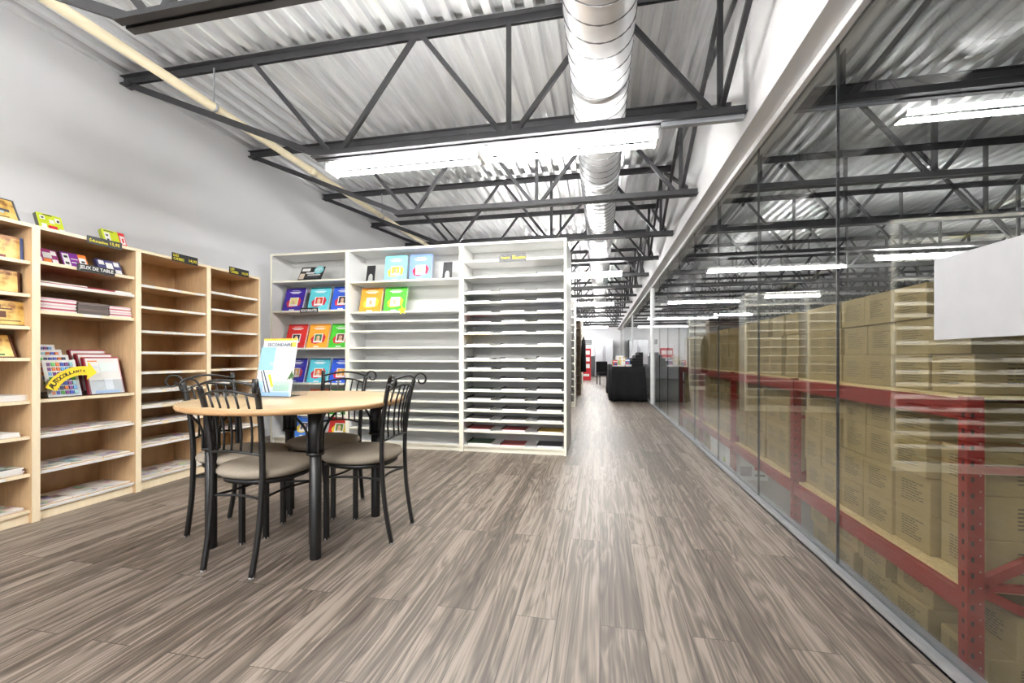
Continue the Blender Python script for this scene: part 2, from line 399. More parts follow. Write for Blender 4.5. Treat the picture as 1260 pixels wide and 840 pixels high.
# ------------------------------------------------------------------ duct and pipe
du = thing('ventilation_duct', 'large shiny spiral ventilation duct running under the roof deck', 'duct', (0, 0, 3.0))
R = .205; y0, y1 = .2, 20.0
seg = 40; pr = []
mb = MB(); mb.tube([(0, y, 0) for y in (y0, 5, 10, 15, y1)], R, seg); mb.build('duct_body', DUCT, du)
sm = MB(); y = y0+.05
turns = int((14-y)/.135); path = []
for k in range(turns*20+1):
    a = 2*PI*k/20; path.append(((R+.001)*math.cos(a), y+.135*k/20, (R+.001)*math.sin(a)))
sm.sweep(path, [(-.003, -.0045), (.003, -.0045), (.003, .0045), (-.003, .0045)], hint=(0, 1, 0)); sm.build('lock_seam', SEAM, du)
for y in (1.55, 4.6, 7.65, 10.7):
    c = MB(); c.tube([(0, y, 0), (0, y+.06, 0)], R+.008, seg); c.build('joint_collar', DUCT, du)
for y in (2.0, 4.85, 7.7, 10.5):
    hg = MB()
    for s in (-1, 1): hg.bar((s*(R+.004), y, 0), (s*(R+.004), y, .49), .004, .025, up=(0,1,0))
    hg.build('hanger_strap', SEAM, du)
pi_ = thing('pipe', 'cream plastic pipe hung along the left wall under the joists', 'pipe', (-3.17, 0, 3.1))
MB().tube([(0, y, 0) for y in (.3, 6, 12, 20)], .036, 14).build('pipe_run', PVC, pi_)
for y in (3.04, 5.88, 8.72):
    c = MB().tube([(0, y-.012, 0), (0, y+.012, 0)], .040, 14); c.bar((0, y, .03), (0, y, .33), .009, .009); c.build('hanger', ALU, pi_)
for y in (1.2, 4.3, 7.4):
    MB().tube([(0, y-.05, 0), (0, y+.05, 0)], .042, 14).build('coupling', PVC, pi_)

# ------------------------------------------------------------------ strip lights
def make_light():
    r = thing('ceiling_light', 'x', 'light')
    h = MB(); L = 1.25
    h.prism([(-.03, .07), (.03, .07), (.035, .035), (-.035, .035)], -L, L)
    h.v = [(y, -x, z) for x, y, z in h.v]
    h.build('housing', HOUSE, r)
    for s in (-1, 1):
        for q in (-1, 1):
            t = MB().tube([(q*.02, s*.055, 0), (q*1.235, s*.055, 0)], .0165, 10, hint=(0,0,1)); t.build('tube', TUBE, r)
    for x in (-1.243, 0, 1.243):
        MB().box(x-.008 if x else -.018, x+.008 if x else .018, -.078, .078, -.022, .036).build('lamp_holder', HOUSE, r)
    hm = MB()
    for x in (-.9, .9): hm.bar((x, 0, .07), (x, 0, .115), .012, .012)
    hm.build('hanger', ALU, r)
    return r
lp = make_light(); USED.pop('x')
spots = [(-.86, 3.09, 2.485, 'long lit fluorescent tube light under the joist above the table', 'shop'),
         (-.86, 7.95, 2.485, 'lit tube light above the aisle, just past the tall white shelving', 'shop'),
         (-.86, 12.3, 2.485, 'lit tube light in middle of the far aisle, third from the camera', 'shop'),
         (-.86, 17.3, 2.485, 'lit tube light far down the aisle, fourth from the camera', 'shop'),
         (-.86, -1.6, 2.485, 'added unseen fill tube light over the shop floor behind the camera', 'shop'),  # added lamp out of view, brightens the foreground
         (-2.2, -.75, 2.485, 'added unseen fill tube light near the left wall behind the camera', 'shop'),  # extra lamp put in unseen to lift the left wall
         (-.86, 21.6, 2.485, 'lit tube light right before the far end wall', 'shop'),  # added lamp, lightens the dark far end
         (5.35, 7.6, 2.5, 'lit tube light in warehouse above the cartons, left of the white board', 'w'),
         (5.25, 11.8, 2.5, 'lit tube light deeper in the warehouse, behind the near warehouse lamp', 'w'),
         (6.7, 4.6, 2.5, 'added out-of-view fill tube light in warehouse right of the white board', 'w'),  # lamp added outside the frame for light on the cartons
         (5.2, 16.4, 2.5, 'lit tube light at the far end of the warehouse', 'w')]
wt = None
for k, (x, y, z, l, g) in enumerate(spots):
    o = lp if k == 0 else copy_tree(lp)
    o.location = (x, y, z); retag(o, l, 'tube lights over the shop' if g == 'shop' else 'tube lights over the warehouse')
    if g == 'w':
        for c_ in o.children:
            if c_.name.startswith('tube'):
                if wt is None: wt = c_.data.copy(); wt.materials[0] = TUBEW
                c_.data = wt
st = tag(MB().box(.41, .93, -.02, .02, 0, .03).build('support_channel', ALU), 'short grey channel between the lit tube light and the bulkhead', 'bracket'); st.location = (0, 3.09, 2.5695)

# ------------------------------------------------------------------ shelving
def shelving(label, cat, loc, rotz, w, h, dp, zs, mats, group, strips=None, plinth=.06, name='bookcase', t=.02, st=.02, rec=.012):
    edge, panel, back = mats
    r = thing(name, label, cat, loc, rotz, group)
    for s in (-1, 1):
        a, b = (-w/2, -w/2+t) if s < 0 else (w/2-t, w/2)
        MB().box(a, b, 0, dp, 0, h, [0,0,1,0,0,0]).build('side_panel', [panel, edge], r)
    MB().box(-w/2+t, w/2-t, 0, dp, h-t, h, [0,0,1,0,0,0]).build('top_panel', [panel, edge], r)
    MB().box(-w/2+t, w/2-t, dp-.008, dp, 0, h-t).build('back_panel', [back], r)
    MB().box(-w/2+t, w/2-t, .025, .043, 0, zs[-1]-st, [0]*6).build('plinth', [edge], r)
    for i, z in enumerate(zs):
        s_ = MB().box(-w/2+t+.0005, w/2-t-.0005, rec, dp-.009, z-st, z, [0,0,1,0,0,0])
        o = s_.build('shelf', [panel, edge], r)
        if strips and i in strips:
            for (f0, f1) in strips[i]:
                W = w-2*t-.004
                MB().box(-W/2+W*f0, -W/2+W*f1, rec-.0018, rec-.0003, z-st+.002, z-.001).build('price_strip', [PAPER], o)
    return r
WOOD = (MEDGE, MAPLE, MAPLEB)
XF = -3.369; DP = .35
ZB1 = [1.585, 1.386, 1.19, 1.0, .741, .527, .30, .08]
ZB2 = [1.60, 1.467, 1.293, .743, .522, .303, .08]
ZB3 = [1.555, 1.391, 1.208, 1.047, .895, .75, .632, .50, .336, .09]
ZB4 = [1.591, 1.44, 1.245, 1.03, .90, .78, .64, .49, .335, .09]
def wy(y0, y1): return (XF, (y0+y1)/2, 0)
full = [(0, .31), (.36, .66), (.72, 1)]
shelving('maple bookcase at the left picture edge holding parchment coloured game boxes', 'bookcase', wy(1.40, 1.995), PI/2, .595, 1.81, DP, ZB1, WOOD, 'maple bookcases along the left wall', {6: [(0, .8)]})
shelving('maple bookcase with the table games sign and clear brochure stands', 'bookcase', wy(1.995, 2.59), PI/2, .595, 1.81, DP, ZB2, WOOD, 'maple bookcases along the left wall',
         {1: [(0, 1)], 2: [(.42, .62)], 4: [(0, .3), (.34, 1)], 5: [(0, .62), (.64, 1)], 6: [(0, .45), (.47, 1)]})
shelving('mostly empty maple bookcase behind the left chair backs, third from the left', 'bookcase', wy(2.59, 3.18), PI/2, .59, 1.81, DP, ZB3, WOOD, 'maple bookcases along the left wall',
         {0: [(0, .2), (.4, .6), (.82, 1)], 1: [(0, .18), (.42, .62), (.7, 1)], 2: [(0, .3), (.33, .63), (.66, 1)], 3: [(0, .6), (.62, 1)], 4: [(0, .3), (.33, .6)], 5: [(0, .3), (.36, .7)], 6: [(.0, .3)], 7: [(0, .3), (.4, .9)], 8: [(0, 1)], 9: [(0, .7), (.72, 1)]})
shelving('rightmost maple bookcase beside the grey gap and white shelving', 'bookcase', wy(3.18, 3.765), PI/2, .585, 1.81, DP, ZB4, WOOD, 'maple bookcases along the left wall',
         {0: [(0, .5), (.55, 1)], 1: [(0, .5), (.55, 1)], 2: [(0, 1)], 3: [(0, .45), (.5, 1)], 4: [(.2, .7)], 5: [(0, .8)], 6: [(0, .6)], 8: [(0, 1)], 9: [(0, 1)]})

WHITE = (CREAM, LAM, LAMD)
YF = 4.40; DW = .36
ZU1 = [1.90, 1.55, 1.116, .71, .345, .07]
ZU2 = [1.86, 1.518, 1.417, 1.306, 1.121, .971, .866, .754, .643, .531, .424, .329, .218, .07]
ZU3 = [2.034, 1.864, 1.695, 1.593, 1.477, 1.374, 1.265, 1.131, .98, .875, .769, .655, .549, .443, .337, .224, .07]
U = dict(u1=(-3.80, -2.80), u2=(-2.80, -1.45), u3=(-1.45, -.332))
def unit(key, zs, label, strips=None):
    a, b = U[key]
    return shelving(label, 'shelving unit', ((a+b)/2, YF, 0), 0, b-a, 2.22, DW, zs, WHITE, 'tall white shelving units facing the table', strips, name='shelving_unit', t=.024, st=.018)
unit('u1', ZU1, 'tall white shelving unit with rows of coloured workbooks, leftmost of three')
unit('u2', ZU2, 'wide tall white shelving unit with mostly bare shelves, middle of three')
unit('u3', ZU3, 'tall white shelving unit with paper stacks on every shelf, beside the aisle')
# back to back behind them, and rows further down the aisle
def far_unit(label, x0, x1, yf, dp, h, n, rot, mats=WHITE, name='shelving_unit'):
    zs = [h-.2-(h-.3)*k/(n-1) for k in range(n)]
    return shelving(label, 'shelving unit', ((x0+x1)/2, yf, 0), rot, x1-x0, h, dp, zs, mats, 'shelving rows farther down the shop', name=name, t=.024, st=.018)
far_unit('white shelving end panel backing the tall unit beside the aisle', -1.45, -.332, 5.14, .375, 2.22, 14, PI)
far_unit('white shelving unit at the aisle in the second row, seen past the first', -1.55, -.486, 8.83, .36, 2.2, 13, 0)
far_unit('white shelving unit in the second row, inward of the one at the aisle', -2.62, -1.55, 8.83, .36, 2.2, 13, 0)
far_unit('white shelving unit in the second row, innermost by the left wall', -3.75, -2.62, 8.83, .36, 2.2, 13, 0)
DWD = (DKWOOD, DKWOOD, DKWOOD)
far_unit('brown wooden shelving end beyond the second white row beside the aisle', -1.5, -.50, 11.6, .36, 2.0, 9, 0, DWD, 'bookcase')
far_unit('brown wooden shelving unit beyond the second row, inward of its neighbour', -2.6, -1.5, 11.6, .36, 2.0, 9, 0, DWD, 'bookcase')
far_unit('white shelving unit in the last row before the red display', -1.6, -.55, 14.3, .36, 2.2, 11, 0)

# ------------------------------------------------------------------ leaning cards, books, boxes
def card(name, label, cat, loc, rotz, lean, w, h, t, body, art=(), words=(), group=None, edge=None, body_name=None):
    """body: front/back material, edge: material of the other faces; art: (x0,x1,z0,z1,material) in fractions of the front"""
    r = thing(name, label, cat, loc, rotz, group, -lean)
    MB().box(-w/2, w/2, 0, t, 0, h, [1,1,0,0,1,1]).build(body_name or 'cover', [body, edge or body], r, bevel=min(.0012, t*.2))
    if art:
        mats = []; mb = MB()
        for k, (x0, x1, z0, z1, m) in enumerate(art):
            if m not in mats: mats.append(m)
            e = .0006+.0002*k
            mb.box(-w/2+x0*w, -w/2+x1*w, -e, 0, z0*h, z1*h, mats.index(m))
        mb.build('cover_print', mats, r)
    for (s, x0, x1, z0, z1, m) in words:
        text(s, -w/2+x0*w, -w/2+x1*w, z0*h, z1*h, -.0045, m, r)
    return r
W_ = PAPER; K_ = flat(30, 30, 32); REDI = flat(206, 34, 48)
def workbook(label, x, z, y, c, dark, splash, pic, group, lean=.24, w=.262, h=.295, t=.03):
    C_ = flat(*c); Dk = flat(*dark); S_ = flat(*splash); Pc = flat(*pic)
    r = thing('workbook', label, 'book', (x, y, z), 0, group, -lean)
    c1 = MB().box(-w/2, w/2, 0, .003, 0, h).box(-w/2, w/2, t-.003, t, 0, h).box(-w/2, -w/2+.003, .003, t-.003, 0, h)
    c1.build('cover', C_, r)
    MB().box(-w/2+.0035, w/2-.004, .0032, t-.0032, .002, h-.003).build('page_block', PAPERG, r)
    a = MB()
    a.box(-w/2, w/2, -.0005, 0, h*.93, h, 0)
    a.prism([(-.075, .055), (-.02, .045), (.085, .07), (.10, .13), (.07, .17), (-.05, .16), (-.095, .11)], -.0008, 0, 1)
    a.box(-.055, .06, -.0012, 0, .062, .172, 2)
    a.box(-.043, .048, -.0016, 0, .083, .163, 3)
    a.lathe([(.0, -.0), (.022, 0), (.022, .001), (0, .001)], 14, 4)
    n0 = len(a.v)
    vs = a.v[-14*4:]
    a.v[-14*4:] = [(x_+.002, -.0018-z_, y_*1.2+.122) for x_, y_, z_ in vs]
    a.box(-.02, .028, -.0018, 0, .083, .100, 4)
    a.build('cover_picture', [Dk, S_, W_, Pc, flat(226, 190, 160)], r)
    for k, (x0, x1, zz) in enumerate(((-.05, .05, .262), (-.075, .075, .243), (-.05, .055, .229))):
        MB().box(x0, x1, -.0008, 0, zz-.005 if k else zz-.002, zz+.004 if k else zz+.002).build('title_line', W_, r)
    MB().box(-.04, .03, -.0008, 0, .006, .02).build('foot_label', W_, r)
    # small wire foot that holds it
    return r
YBK = 4.47
purple, teal, blue = (58, 30, 150), (92, 196, 206), (52, 96, 214)
RS, YS = (206, 36, 60), (236, 206, 60)
G1 = 'coloured workbooks standing in the leftmost white shelving unit'
rows = [
 (ZU1[1], [(-3.57, purple, (40, 20, 110), RS, (230, 220, 120), 'purple workbook with red splash cover, second shelf of the left white unit'),
           (-3.235, teal, (30, 120, 128), RS, (200, 60, 40), 'teal workbook above the novelty label, second shelf of left white unit'),
           (-2.93, blue, (30, 60, 150), RS, (40, 30, 40), 'blue workbook with dark photo, right end of the upper book row')]),
 (ZU1[2], [(-3.54, (212, 40, 34), (150, 20, 20), RS, (40, 40, 50), 'red workbook partly behind the brochure stand, left white unit'),
           (-3.245, (238, 166, 48), (190, 120, 30), RS, (70, 120, 70), 'orange workbook between the red and the green one'),
           (-2.955, (72, 190, 50), (40, 130, 30), RS, (120, 70, 60), 'green workbook right of the orange one, left white unit')]),
 (ZU1[3], [(-3.55, (40, 40, 160), (20, 20, 100), RS, (220, 160, 80), 'dark blue workbook mostly hidden behind the clear brochure stand'),
           (-3.245, (86, 190, 208), (30, 100, 116), RS, (210, 110, 60), 'teal workbook with orange photo just above the table top'),
           (-2.95, (44, 88, 206), (24, 44, 130), RS, (226, 160, 60), 'blue workbook seen through the bars of the far chair back')]),
 (ZU1[4], [(-3.25, (190, 96, 50), (150, 70, 36), YS, (120, 60, 60), 'brown workbook peeking just over the table top'),
           (-2.96, (60, 140, 50), (40, 100, 36), YS, (60, 60, 80), 'dark green workbook right of the brown one behind the table')]),
 (ZU1[5], [(-3.43, (70, 130, 222), (30, 70, 170), YS, (90, 90, 120), 'blue workbook with yellow splash on the bottom shelf under the table'),
           (-2.97, (206, 50, 40), (150, 24, 20), YS, (110, 140, 60), 'red workbook with yellow splash on the bottom shelf under the table')])]
for z, bs in rows:
    for (x, c, dk, sp, pc, l) in bs: workbook(l, x, z+.003, YBK, c, dk, sp, pc, G1, lean=.30)
G2 = 'workbooks displayed on the top shelves of the middle white unit'
workbook('pale teal workbook with yellow picture on the top shelf', -2.255, ZU2[0]+.003, 4.47, (134, 206, 220), (120, 190, 206), YS, (226, 190, 60), G2, lean=.16)
workbook('periwinkle blue workbook on top shelf of the middle white unit', -1.955, ZU2[0]+.003, 4.47, (120, 150, 226), (110, 140, 220), RS, (226, 226, 230), G2, lean=.16)
workbook('ochre workbook with white picture left of the bright green one', -2.565, ZU2[1]+.003, 4.47, (226, 156, 50), (160, 100, 30), YS, (236, 236, 226), G2, lean=.26)
workbook('bright green workbook beside the yellow star, middle white unit', -2.265, ZU2[1]+.003, 4.47, (84, 206, 60), (40, 130, 30), YS, (236, 226, 220), G2, lean=.26)
def easel(label, x, z):
    r = thing('book_easel', label, 'book stand', (x, 4.49, z+.002), 0, 'empty black book easels', -.2)
    p = [(-.055, 0), (-.032, 0), (-.026, .075), (-.012, .10), (.012, .10), (.026, .075), (.032, 0), (.055, 0), (.052, .20), (-.052, .20)]
    MB().prism(p, 0, .004).build('back_plate', K_, r)
    MB().box(-.055, -.032, -.035, 0, 0, .004).box(.032, .055, -.035, 0, 0, .004).build('foot', K_, r)
easel('empty black book easel left of the pale teal workbook', -2.57, ZU2[0])
easel('empty black book easel at right end of the top shelf', -1.645, ZU2[0])
# star
s = thing('star_tag', 'yellow paper star stuck on shelf edge beside the green workbook', 'star', (-2.13, 4.403, 1.522))
pts = []
for k in range(10):
    a = PI/2+k*PI/5+.1; rr = .052 if k % 2 == 0 else .024; pts.append((rr*math.cos(a), rr*math.sin(a)))
MB().prism(pts, -.003, 0).build('star_card', flat(246, 226, 40), s)
b = MB().box(-.02, .02, -.0045, -.003, -.006, -.002).box(-.02, .02, -.0045, -.003, .003, .007); b.build('printed_lines', flat(170, 140, 30), s)
# sign cards in the white units
c = card('price_card', 'black card with pale blue price circle on top shelf of left white unit', 'sign', (-3.31, 4.43, ZU1[0]+.004), 0, .5, .31, .19, .004, K_,
         [(.06, .40, .68, .9, W_), (.03, .24, .08, .5, flat(206, 190, 170)), (.28, .62, .48, .58, W_), (.36, .9, .33, .42, flat(200, 200, 200)), (.28, .85, .2, .23, flat(120, 120, 120))])
circ = MB(); circ.prism([(.085+.058*math.cos(2*PI*k/28), .142+.058*math.sin(2*PI*k/28)) for k in range(28)], -.004, 0); circ.build('price_circle', flat(130, 200, 206), c)
text('15', .052, .098, .115, .168, -.005, W_, c, bold=.01); text('$', .102, .12, .142, .17, -.005, W_, c)
def sign(label, loc, rotz, w, h, words, bg=K_, lean=0, name='shelf_sign'):
    r = thing(name, label, 'sign', loc, rotz, None, -lean)
    MB().box(-w/2, w/2, 0, .003, 0, h).build('sign_board', bg, r)
    for (s_, x0, x1, z0, z1, m) in words: text(s_, -w/2+x0*w, -w/2+x1*w, z0*h, z1*h, -.0012, m, r, bold=.02)
    return r
YEL = flat(246, 232, 60)
sign('small black sign reading NOUVEAUTÉS under the teal workbook', (-3.285, 4.396, 1.520), 0, .235, .056, [('NOUVEAUTÉS', .06, .94, .18, .85, W_)])
sign('black sign with yellow words near top of right white unit', (-.89, 4.395, 2.002), 0, .285, .082, [('Anglais', .06, .40, .32, .68, YEL), ('Éducation', .50, .97, .30, .78, YEL)])
sign('black sign reading JEUX DE TABLE on a shelf of game boxes', (XF+.005, 2.315, 1.575), PI/2, .225, .048, [('JEUX DE TABLE', .05, .95, .2, .82, W_)])
sign('black sign with yellow writing atop the bookcase of brochure stands', (XF+.006, 2.365, 1.772), PI/2, .215, .050, [('Éducative', .06, .58, .25, .72, YEL), ('15,95', .64, .93, .22, .75, YEL)])
def sign2(label, y, z, pr):
    return sign(label, (XF+.006, y, z), PI/2, .225, .066, [('LES', .05, .25, .58, .88, YEL), ('CAHIERS', .05, .45, .15, .5, YEL), (pr, .64, .96, .2, .62, YEL)])
sign2('black price sign atop the third maple bookcase from the left', 2.955, 1.782, '14,95')
sign2('black price sign atop the rightmost maple bookcase', 3.50, 1.782, '16,95')

# thin paper stacks in the right white unit
def stack_proto():
    r = thing('paper_stack', 'q', 'paper stack')
    MB().box(-.125, .125, 0, .27, 0, .014).build('page_block', PAPERG, r)
    MB().box(-.125, .125, .004, .272, .0142, .0156).build('cover_sheet', flat(120, 118, 116), r)
    MB().box(-.1325, -.1295, .01, .27, 0, .026).build('black_side_plate', K_, r)  # thin black plate standing along the left edge
    return r
sp = stack_proto(); USED.pop('q'); first = True
for i, z in enumerate(ZU3[1:]):
    for j, x in enumerate((-1.265, -.895, -.51)):
        if i == 0 and j < 2: continue
        o = sp if first else copy_tree(sp); first = False
        o.location = (x+random.uniform(-.01, .01), YF+.022+random.uniform(0, .015), z+.0008); o.scale = (1, 1, random.uniform(.75, 1.5))
        o.rotation_euler.z = random.uniform(-.03, .03)
        cov = [c_ for c_ in o.children if c_.name.startswith('cover_sheet')][0]
        if i >= 14 or (i == 10 and j == 0) or random.random() < .15:
            cc = random.choice([(150, 60, 60), (70, 70, 76), (60, 80, 60), (170, 140, 60), (60, 70, 110)])
            cov.data = cov.data.copy(); cov.data.materials[0] = flat(*cc)
        retag(o, 'thin paper stack %s, %s shelf down, white unit beside aisle' % (('at the left end', 'in the middle', 'at the right end')[j], ORD[i+1]), 'paper stacks in the right white unit')

# ------------------------------------------------------------------ products on the maple bookcases
XS = XF-.06
def lcard(name, label, cat, y, z, w, h, t, body, art=(), words=(), lean=.28, x=XS, group=None, edge=None, yaw=0):
    return card(name, label, cat, (x, y, z+.003), PI/2+yaw, lean, w, h, t, body, art, words, group, edge, 'box_body' if 'box' in name else 'cover')
BRN = flat(96, 52, 30); DBL = flat(84, 104, 160); SHIP = flat(70, 74, 80); LB = flat(196, 206, 214)
GG = 'parchment coloured game boxes in the leftmost bookcase'
def mapart(v):
    a = [(.0, 1, .0, .035, BRN), (0, 1, .965, 1, BRN), (.97, 1, 0, 1, BRN)]
    if v == 0: a = [(0, 1, 0, .05, SHIP), (0, 1, .95, 1, SHIP), (.97, 1, 0, 1, SHIP), (.45, .88, .38, .5, SHIP), (.5, .8, .3, .4, LB), (.55, .6, .48, .68, SHIP), (.66, .7, .48, .72, SHIP), (.5, .75, .55, .63, LB), (.45, .85, .12, .17, flat(150, 120, 70))]
    if v == 1: a = [(0, 1, .9, 1, flat(176, 126, 80)), (.5, .72, .62, .74, flat(150, 40, 24)), (.55, .62, .4, .6, flat(130, 30, 20)), (.5, .78, .04, .14, flat(120, 40, 24)), (.96, 1, 0, 1, DBL)]
    if v == 2: a += [(.5, .68, .5, .6, BRN), (.5, .6, .3, .5, BRN), (.45, .7, .12, .18, flat(180, 140, 60))]
    if v == 3: a += [(.35, .55, .35, .5, SHIP), (.52, .72, .3, .55, BRN), (.48, .8, .62, .67, BRN), (.55, .66, .68, .8, BRN), (.42, .9, .16, .2, flat(140, 100, 50))]
    if v == 4: a += [(.5, .85, .08, .16, flat(60, 110, 50)), (.5, .66, .18, .26, SHIP), (.6, .75, .3, .34, BRN)]
    return a
DE = flat(80, 42, 26)
lcard('game_box', 'game box with pirate ship standing on top of the leftmost bookcase', 'game', 1.80, 1.81, .32, .155, .05, OLDMAP, mapart(0), [('AVENTURE', .5, .86, .76, .87, flat(110, 80, 40))], .45, group=GG, edge=SHIP)
lcard('game_box', 'blue-sided parchment game box on the top shelf of leftmost bookcase', 'game', 1.79, ZB1[0], .36, .135, .06, OLDMAP, mapart(1), (), .05, group=GG, edge=DBL)
lcard('game_box', 'parchment game box with dark title on second shelf of leftmost bookcase', 'game', 1.79, ZB1[1], .33, .13, .05, OLDMAP, mapart(2), [('LE TRÉSOR', .42, .9, .78, .9, BRN)], .05, group=GG, edge=DE)
lcard('game_box', 'brown-edged parchment game box with old drawings on the third shelf', 'game', 1.815, ZB1[2], .36, .15, .05, OLDMAP, mapart(3), (), .08, group=GG, edge=DE)
lcard('game_box', 'tilted parchment game box with green print on the fourth shelf', 'game', 1.775, ZB1[3], .33, .15, .05, OLDMAP, mapart(4), (), .42, group=GG, edge=flat(130, 50, 40))
def pstack(label, y, z, w, dd, h, n, x=XF-.03, yaw=0, cover=MAG, group='paper and booklet stacks in the bookcases', mats=None):
    r = thing('booklet_stack', label, 'booklets', (x, y, z+.001), PI/2+yaw, group)
    for k in range(n):
        a = random.uniform(-.006, .006)
        MB().box(-w/2+a, w/2+a, random.uniform(0, .006), dd, k*h/n, (k+.94)*h/n, [0, 1, 0, 0, 0, 0]).build('booklet', [mats[k % len(mats)] if mats else PAPERG, cover], r)
    return r
pstack('loose white paper pile on fifth shelf of the leftmost bookcase', 1.86, ZB1[4], .24, .26, .034, 3, yaw=.06, cover=PAPER)
pstack('low white booklet pile on sixth shelf of the leftmost bookcase', 1.80, ZB1[5], .27, .27, .026, 3, cover=PAPER)
pstack('booklets with red printed cover on seventh shelf of leftmost bookcase', 1.80, ZB1[6], .30, .27, .04, 4, yaw=-.04)
pstack('colourful magazine lying on the bottom shelf of the leftmost bookcase', 1.81, ZB1[7], .30, .27, .016, 2)
LIME = flat(200, 214, 40); WHT = W_; MAG_ = flat(150, 40, 110); PUR = flat(120, 30, 140); ORG = flat(230, 130, 50); NAV = flat(60, 60, 110)
def grid(cells, c=None):
    return [(x0, x1, z0, z1, m) for x0, x1, z0, z1, m in cells]
lcard('game_box', 'lime game box with red corner standing atop second bookcase, left one', 'game', 2.115, 1.81, .13, .112, .03, LIME,
      [(.1, .3, .62, .85, WHT), (.45, .65, .45, .68, WHT), (.7, .9, .55, .85, WHT), (.1, .3, .05, .35, WHT), (.36, .72, 0, .3, REDI), (.78, 1, 0, .2, WHT), (.15, .25, .68, .78, K_), (.76, .86, .6, .72, K_), (.25, .6, .9, .95, K_)], (), .35, edge=flat(70, 72, 64), group='game boxes on the second bookcase')
lcard('game_box', 'lime game box with red right strip standing behind yellow sign', 'game', 2.485, 1.81, .15, .112, .03, LIME,
      [(.08, .32, .1, .8, WHT), (.7, 1, 0, 1, REDI), (.75, .96, .18, .78, WHT), (.14, .24, .55, .66, K_), (.14, .24, .25, .36, K_), (.82, .9, .3, .6, REDI), (.1, .5, .88, .93, K_)], (), .35, edge=flat(140, 150, 40), group='game boxes on the second bookcase')
lcard('game_box', 'purple and white game box at the left of the top shelf', 'game', 2.085, ZB2[0], .135, .10, .03, MAG_,
      [(.1, .35, .55, .85, WHT), (.42, .75, .35, .75, WHT), (.75, .95, .6, .9, WHT), (.08, .34, .05, .35, WHT), (.4, .7, .05, .3, ORG), (.74, .95, .05, .3, WHT), (.15, .28, .62, .75, PUR)], (), .4, edge=flat(80, 40, 60), group='game boxes on the second bookcase')
lcard('game_box', 'game box with purple centre and orange right strip', 'game', 2.245, ZB2[0], .145, .105, .03, PUR,
      [(.05, .3, .05, .9, WHT), (.66, 1, .3, 1, ORG), (.68, .95, .05, .75, WHT), (.35, .62, .3, .36, WHT), (.35, .62, .55, .6, WHT), (.1, .24, .6, .75, K_), (.1, .24, .15, .3, K_), (.75, .88, .4, .55, K_)], (), .4, edge=flat(100, 60, 60), group='game boxes on the second bookcase')
lcard('game_box', 'navy game box with white tiles and green corner, right of top shelf', 'game', 2.455, ZB2[0], .155, .105, .03, NAV,
      [(.08, .3, .6, .9, WHT), (.36, .64, .35, .8, WHT), (.7, .92, .6, .92, WHT), (.08, .3, .05, .3, WHT), (.36, .64, .02, .28, flat(150, 200, 50)), (.7, .95, .08, .35, WHT)], (), .4, edge=flat(50, 50, 80), group='game boxes on the second bookcase')
REDC = flat(150, 26, 50); PNK = flat(226, 190, 200); DGR = flat(92, 84, 82)
pstack('thin red folder pile at left of the second bookcase second shelf', 2.16, ZB2[1], .26, .27, .014, 2, cover=REDC, mats=[REDC, PAPERG])
pstack('thin red folder pile in the middle of the second bookcase second shelf', 2.385, ZB2[1], .175, .27, .012, 2, cover=REDC, mats=[REDC])
pstack('curled white sheets at right of the second bookcase second shelf', 2.515, ZB2[1], .11, .25, .014, 3, cover=PAPER, mats=[PAPER])
pstack('stack of red-edged white workbooks at left of third shelf', 2.125, ZB2[2], .19, .27, .085, 8, cover=PAPER, mats=[PAPERG, flat(196, 90, 110), PAPERG, PNK])
pstack('dark grey stack of workbooks in the middle of third shelf', 2.325, ZB2[2], .18, .26, .08, 4, cover=DGR, mats=[DGR, flat(110, 96, 92)])
pstack('stack of red-edged white workbooks at right of third shelf', 2.495, ZB2[2], .14, .27, .075, 8, cover=PAPER, mats=[PAPERG, flat(206, 110, 126), PAPERG, PNK])
# clear tiered stands
def tier_stand(label, y, z, w, tiers, dz, dy, h, group):
    r = thing('brochure_stand', label, 'display stand', (XF-.035, y, z+.002), PI/2, group)
    MB().box(-w/2, w/2, 0, .20, 0, .003).build('base', ACRYL, r)
    for k in range(tiers):
        M = Matrix.Translation((0, .004+k*dy, .003)) @ Matrix.Rotation(-.26, 4, 'X')
        MB().box(-w/2, w/2, 0, .0025, 0, .10+dz*k, M=M).build('pocket', ACRYL, r)
        MB().box(-w/2, w/2, .040, .0425, 0, .20+dz*k, M=M).build('back_panel', ACRYL, r)
    return r
G4 = 'sticker sheets in the clear stand'
tier_stand('clear stand holding sticker sheets behind the yellow arrow', 2.165, ZB2[3], .20, 4, .034, .045, .2, 'clear brochure stands in the second bookcase')
tier_stand('clear stand holding the red-edged plastic folders', 2.415, ZB2[3], .23, 3, .026, .05, .2, 'clear brochure stands in the second bookcase')
tc_ = [(70, 90, 190), (110, 170, 220), (120, 60, 130), (90, 180, 80), (220, 120, 60), (60, 60, 90), (150, 200, 210)]
def sheet_art(nr):
    a = []
    for i in range(6):
        for j in range(nr):
            a.append((.12+i*.13, .12+i*.13+.10, .06+j*.9/nr, .06+j*.9/nr+.09, flat(*random.choice(tc_))))
    return a
for k in range(4):
    nm = ['front', 'second', 'third', 'rearmost'][k]
    card('sticker_sheet', 'white sheet of small colourful stickers, %s in clear stand' % nm, 'sticker sheet', (XF-.035-.008-k*.045, 2.172-.01*k, ZB2[3]+.006+.034*k), PI/2, .26, .18, .245, .004, PAPER, sheet_art(7), (), G4)
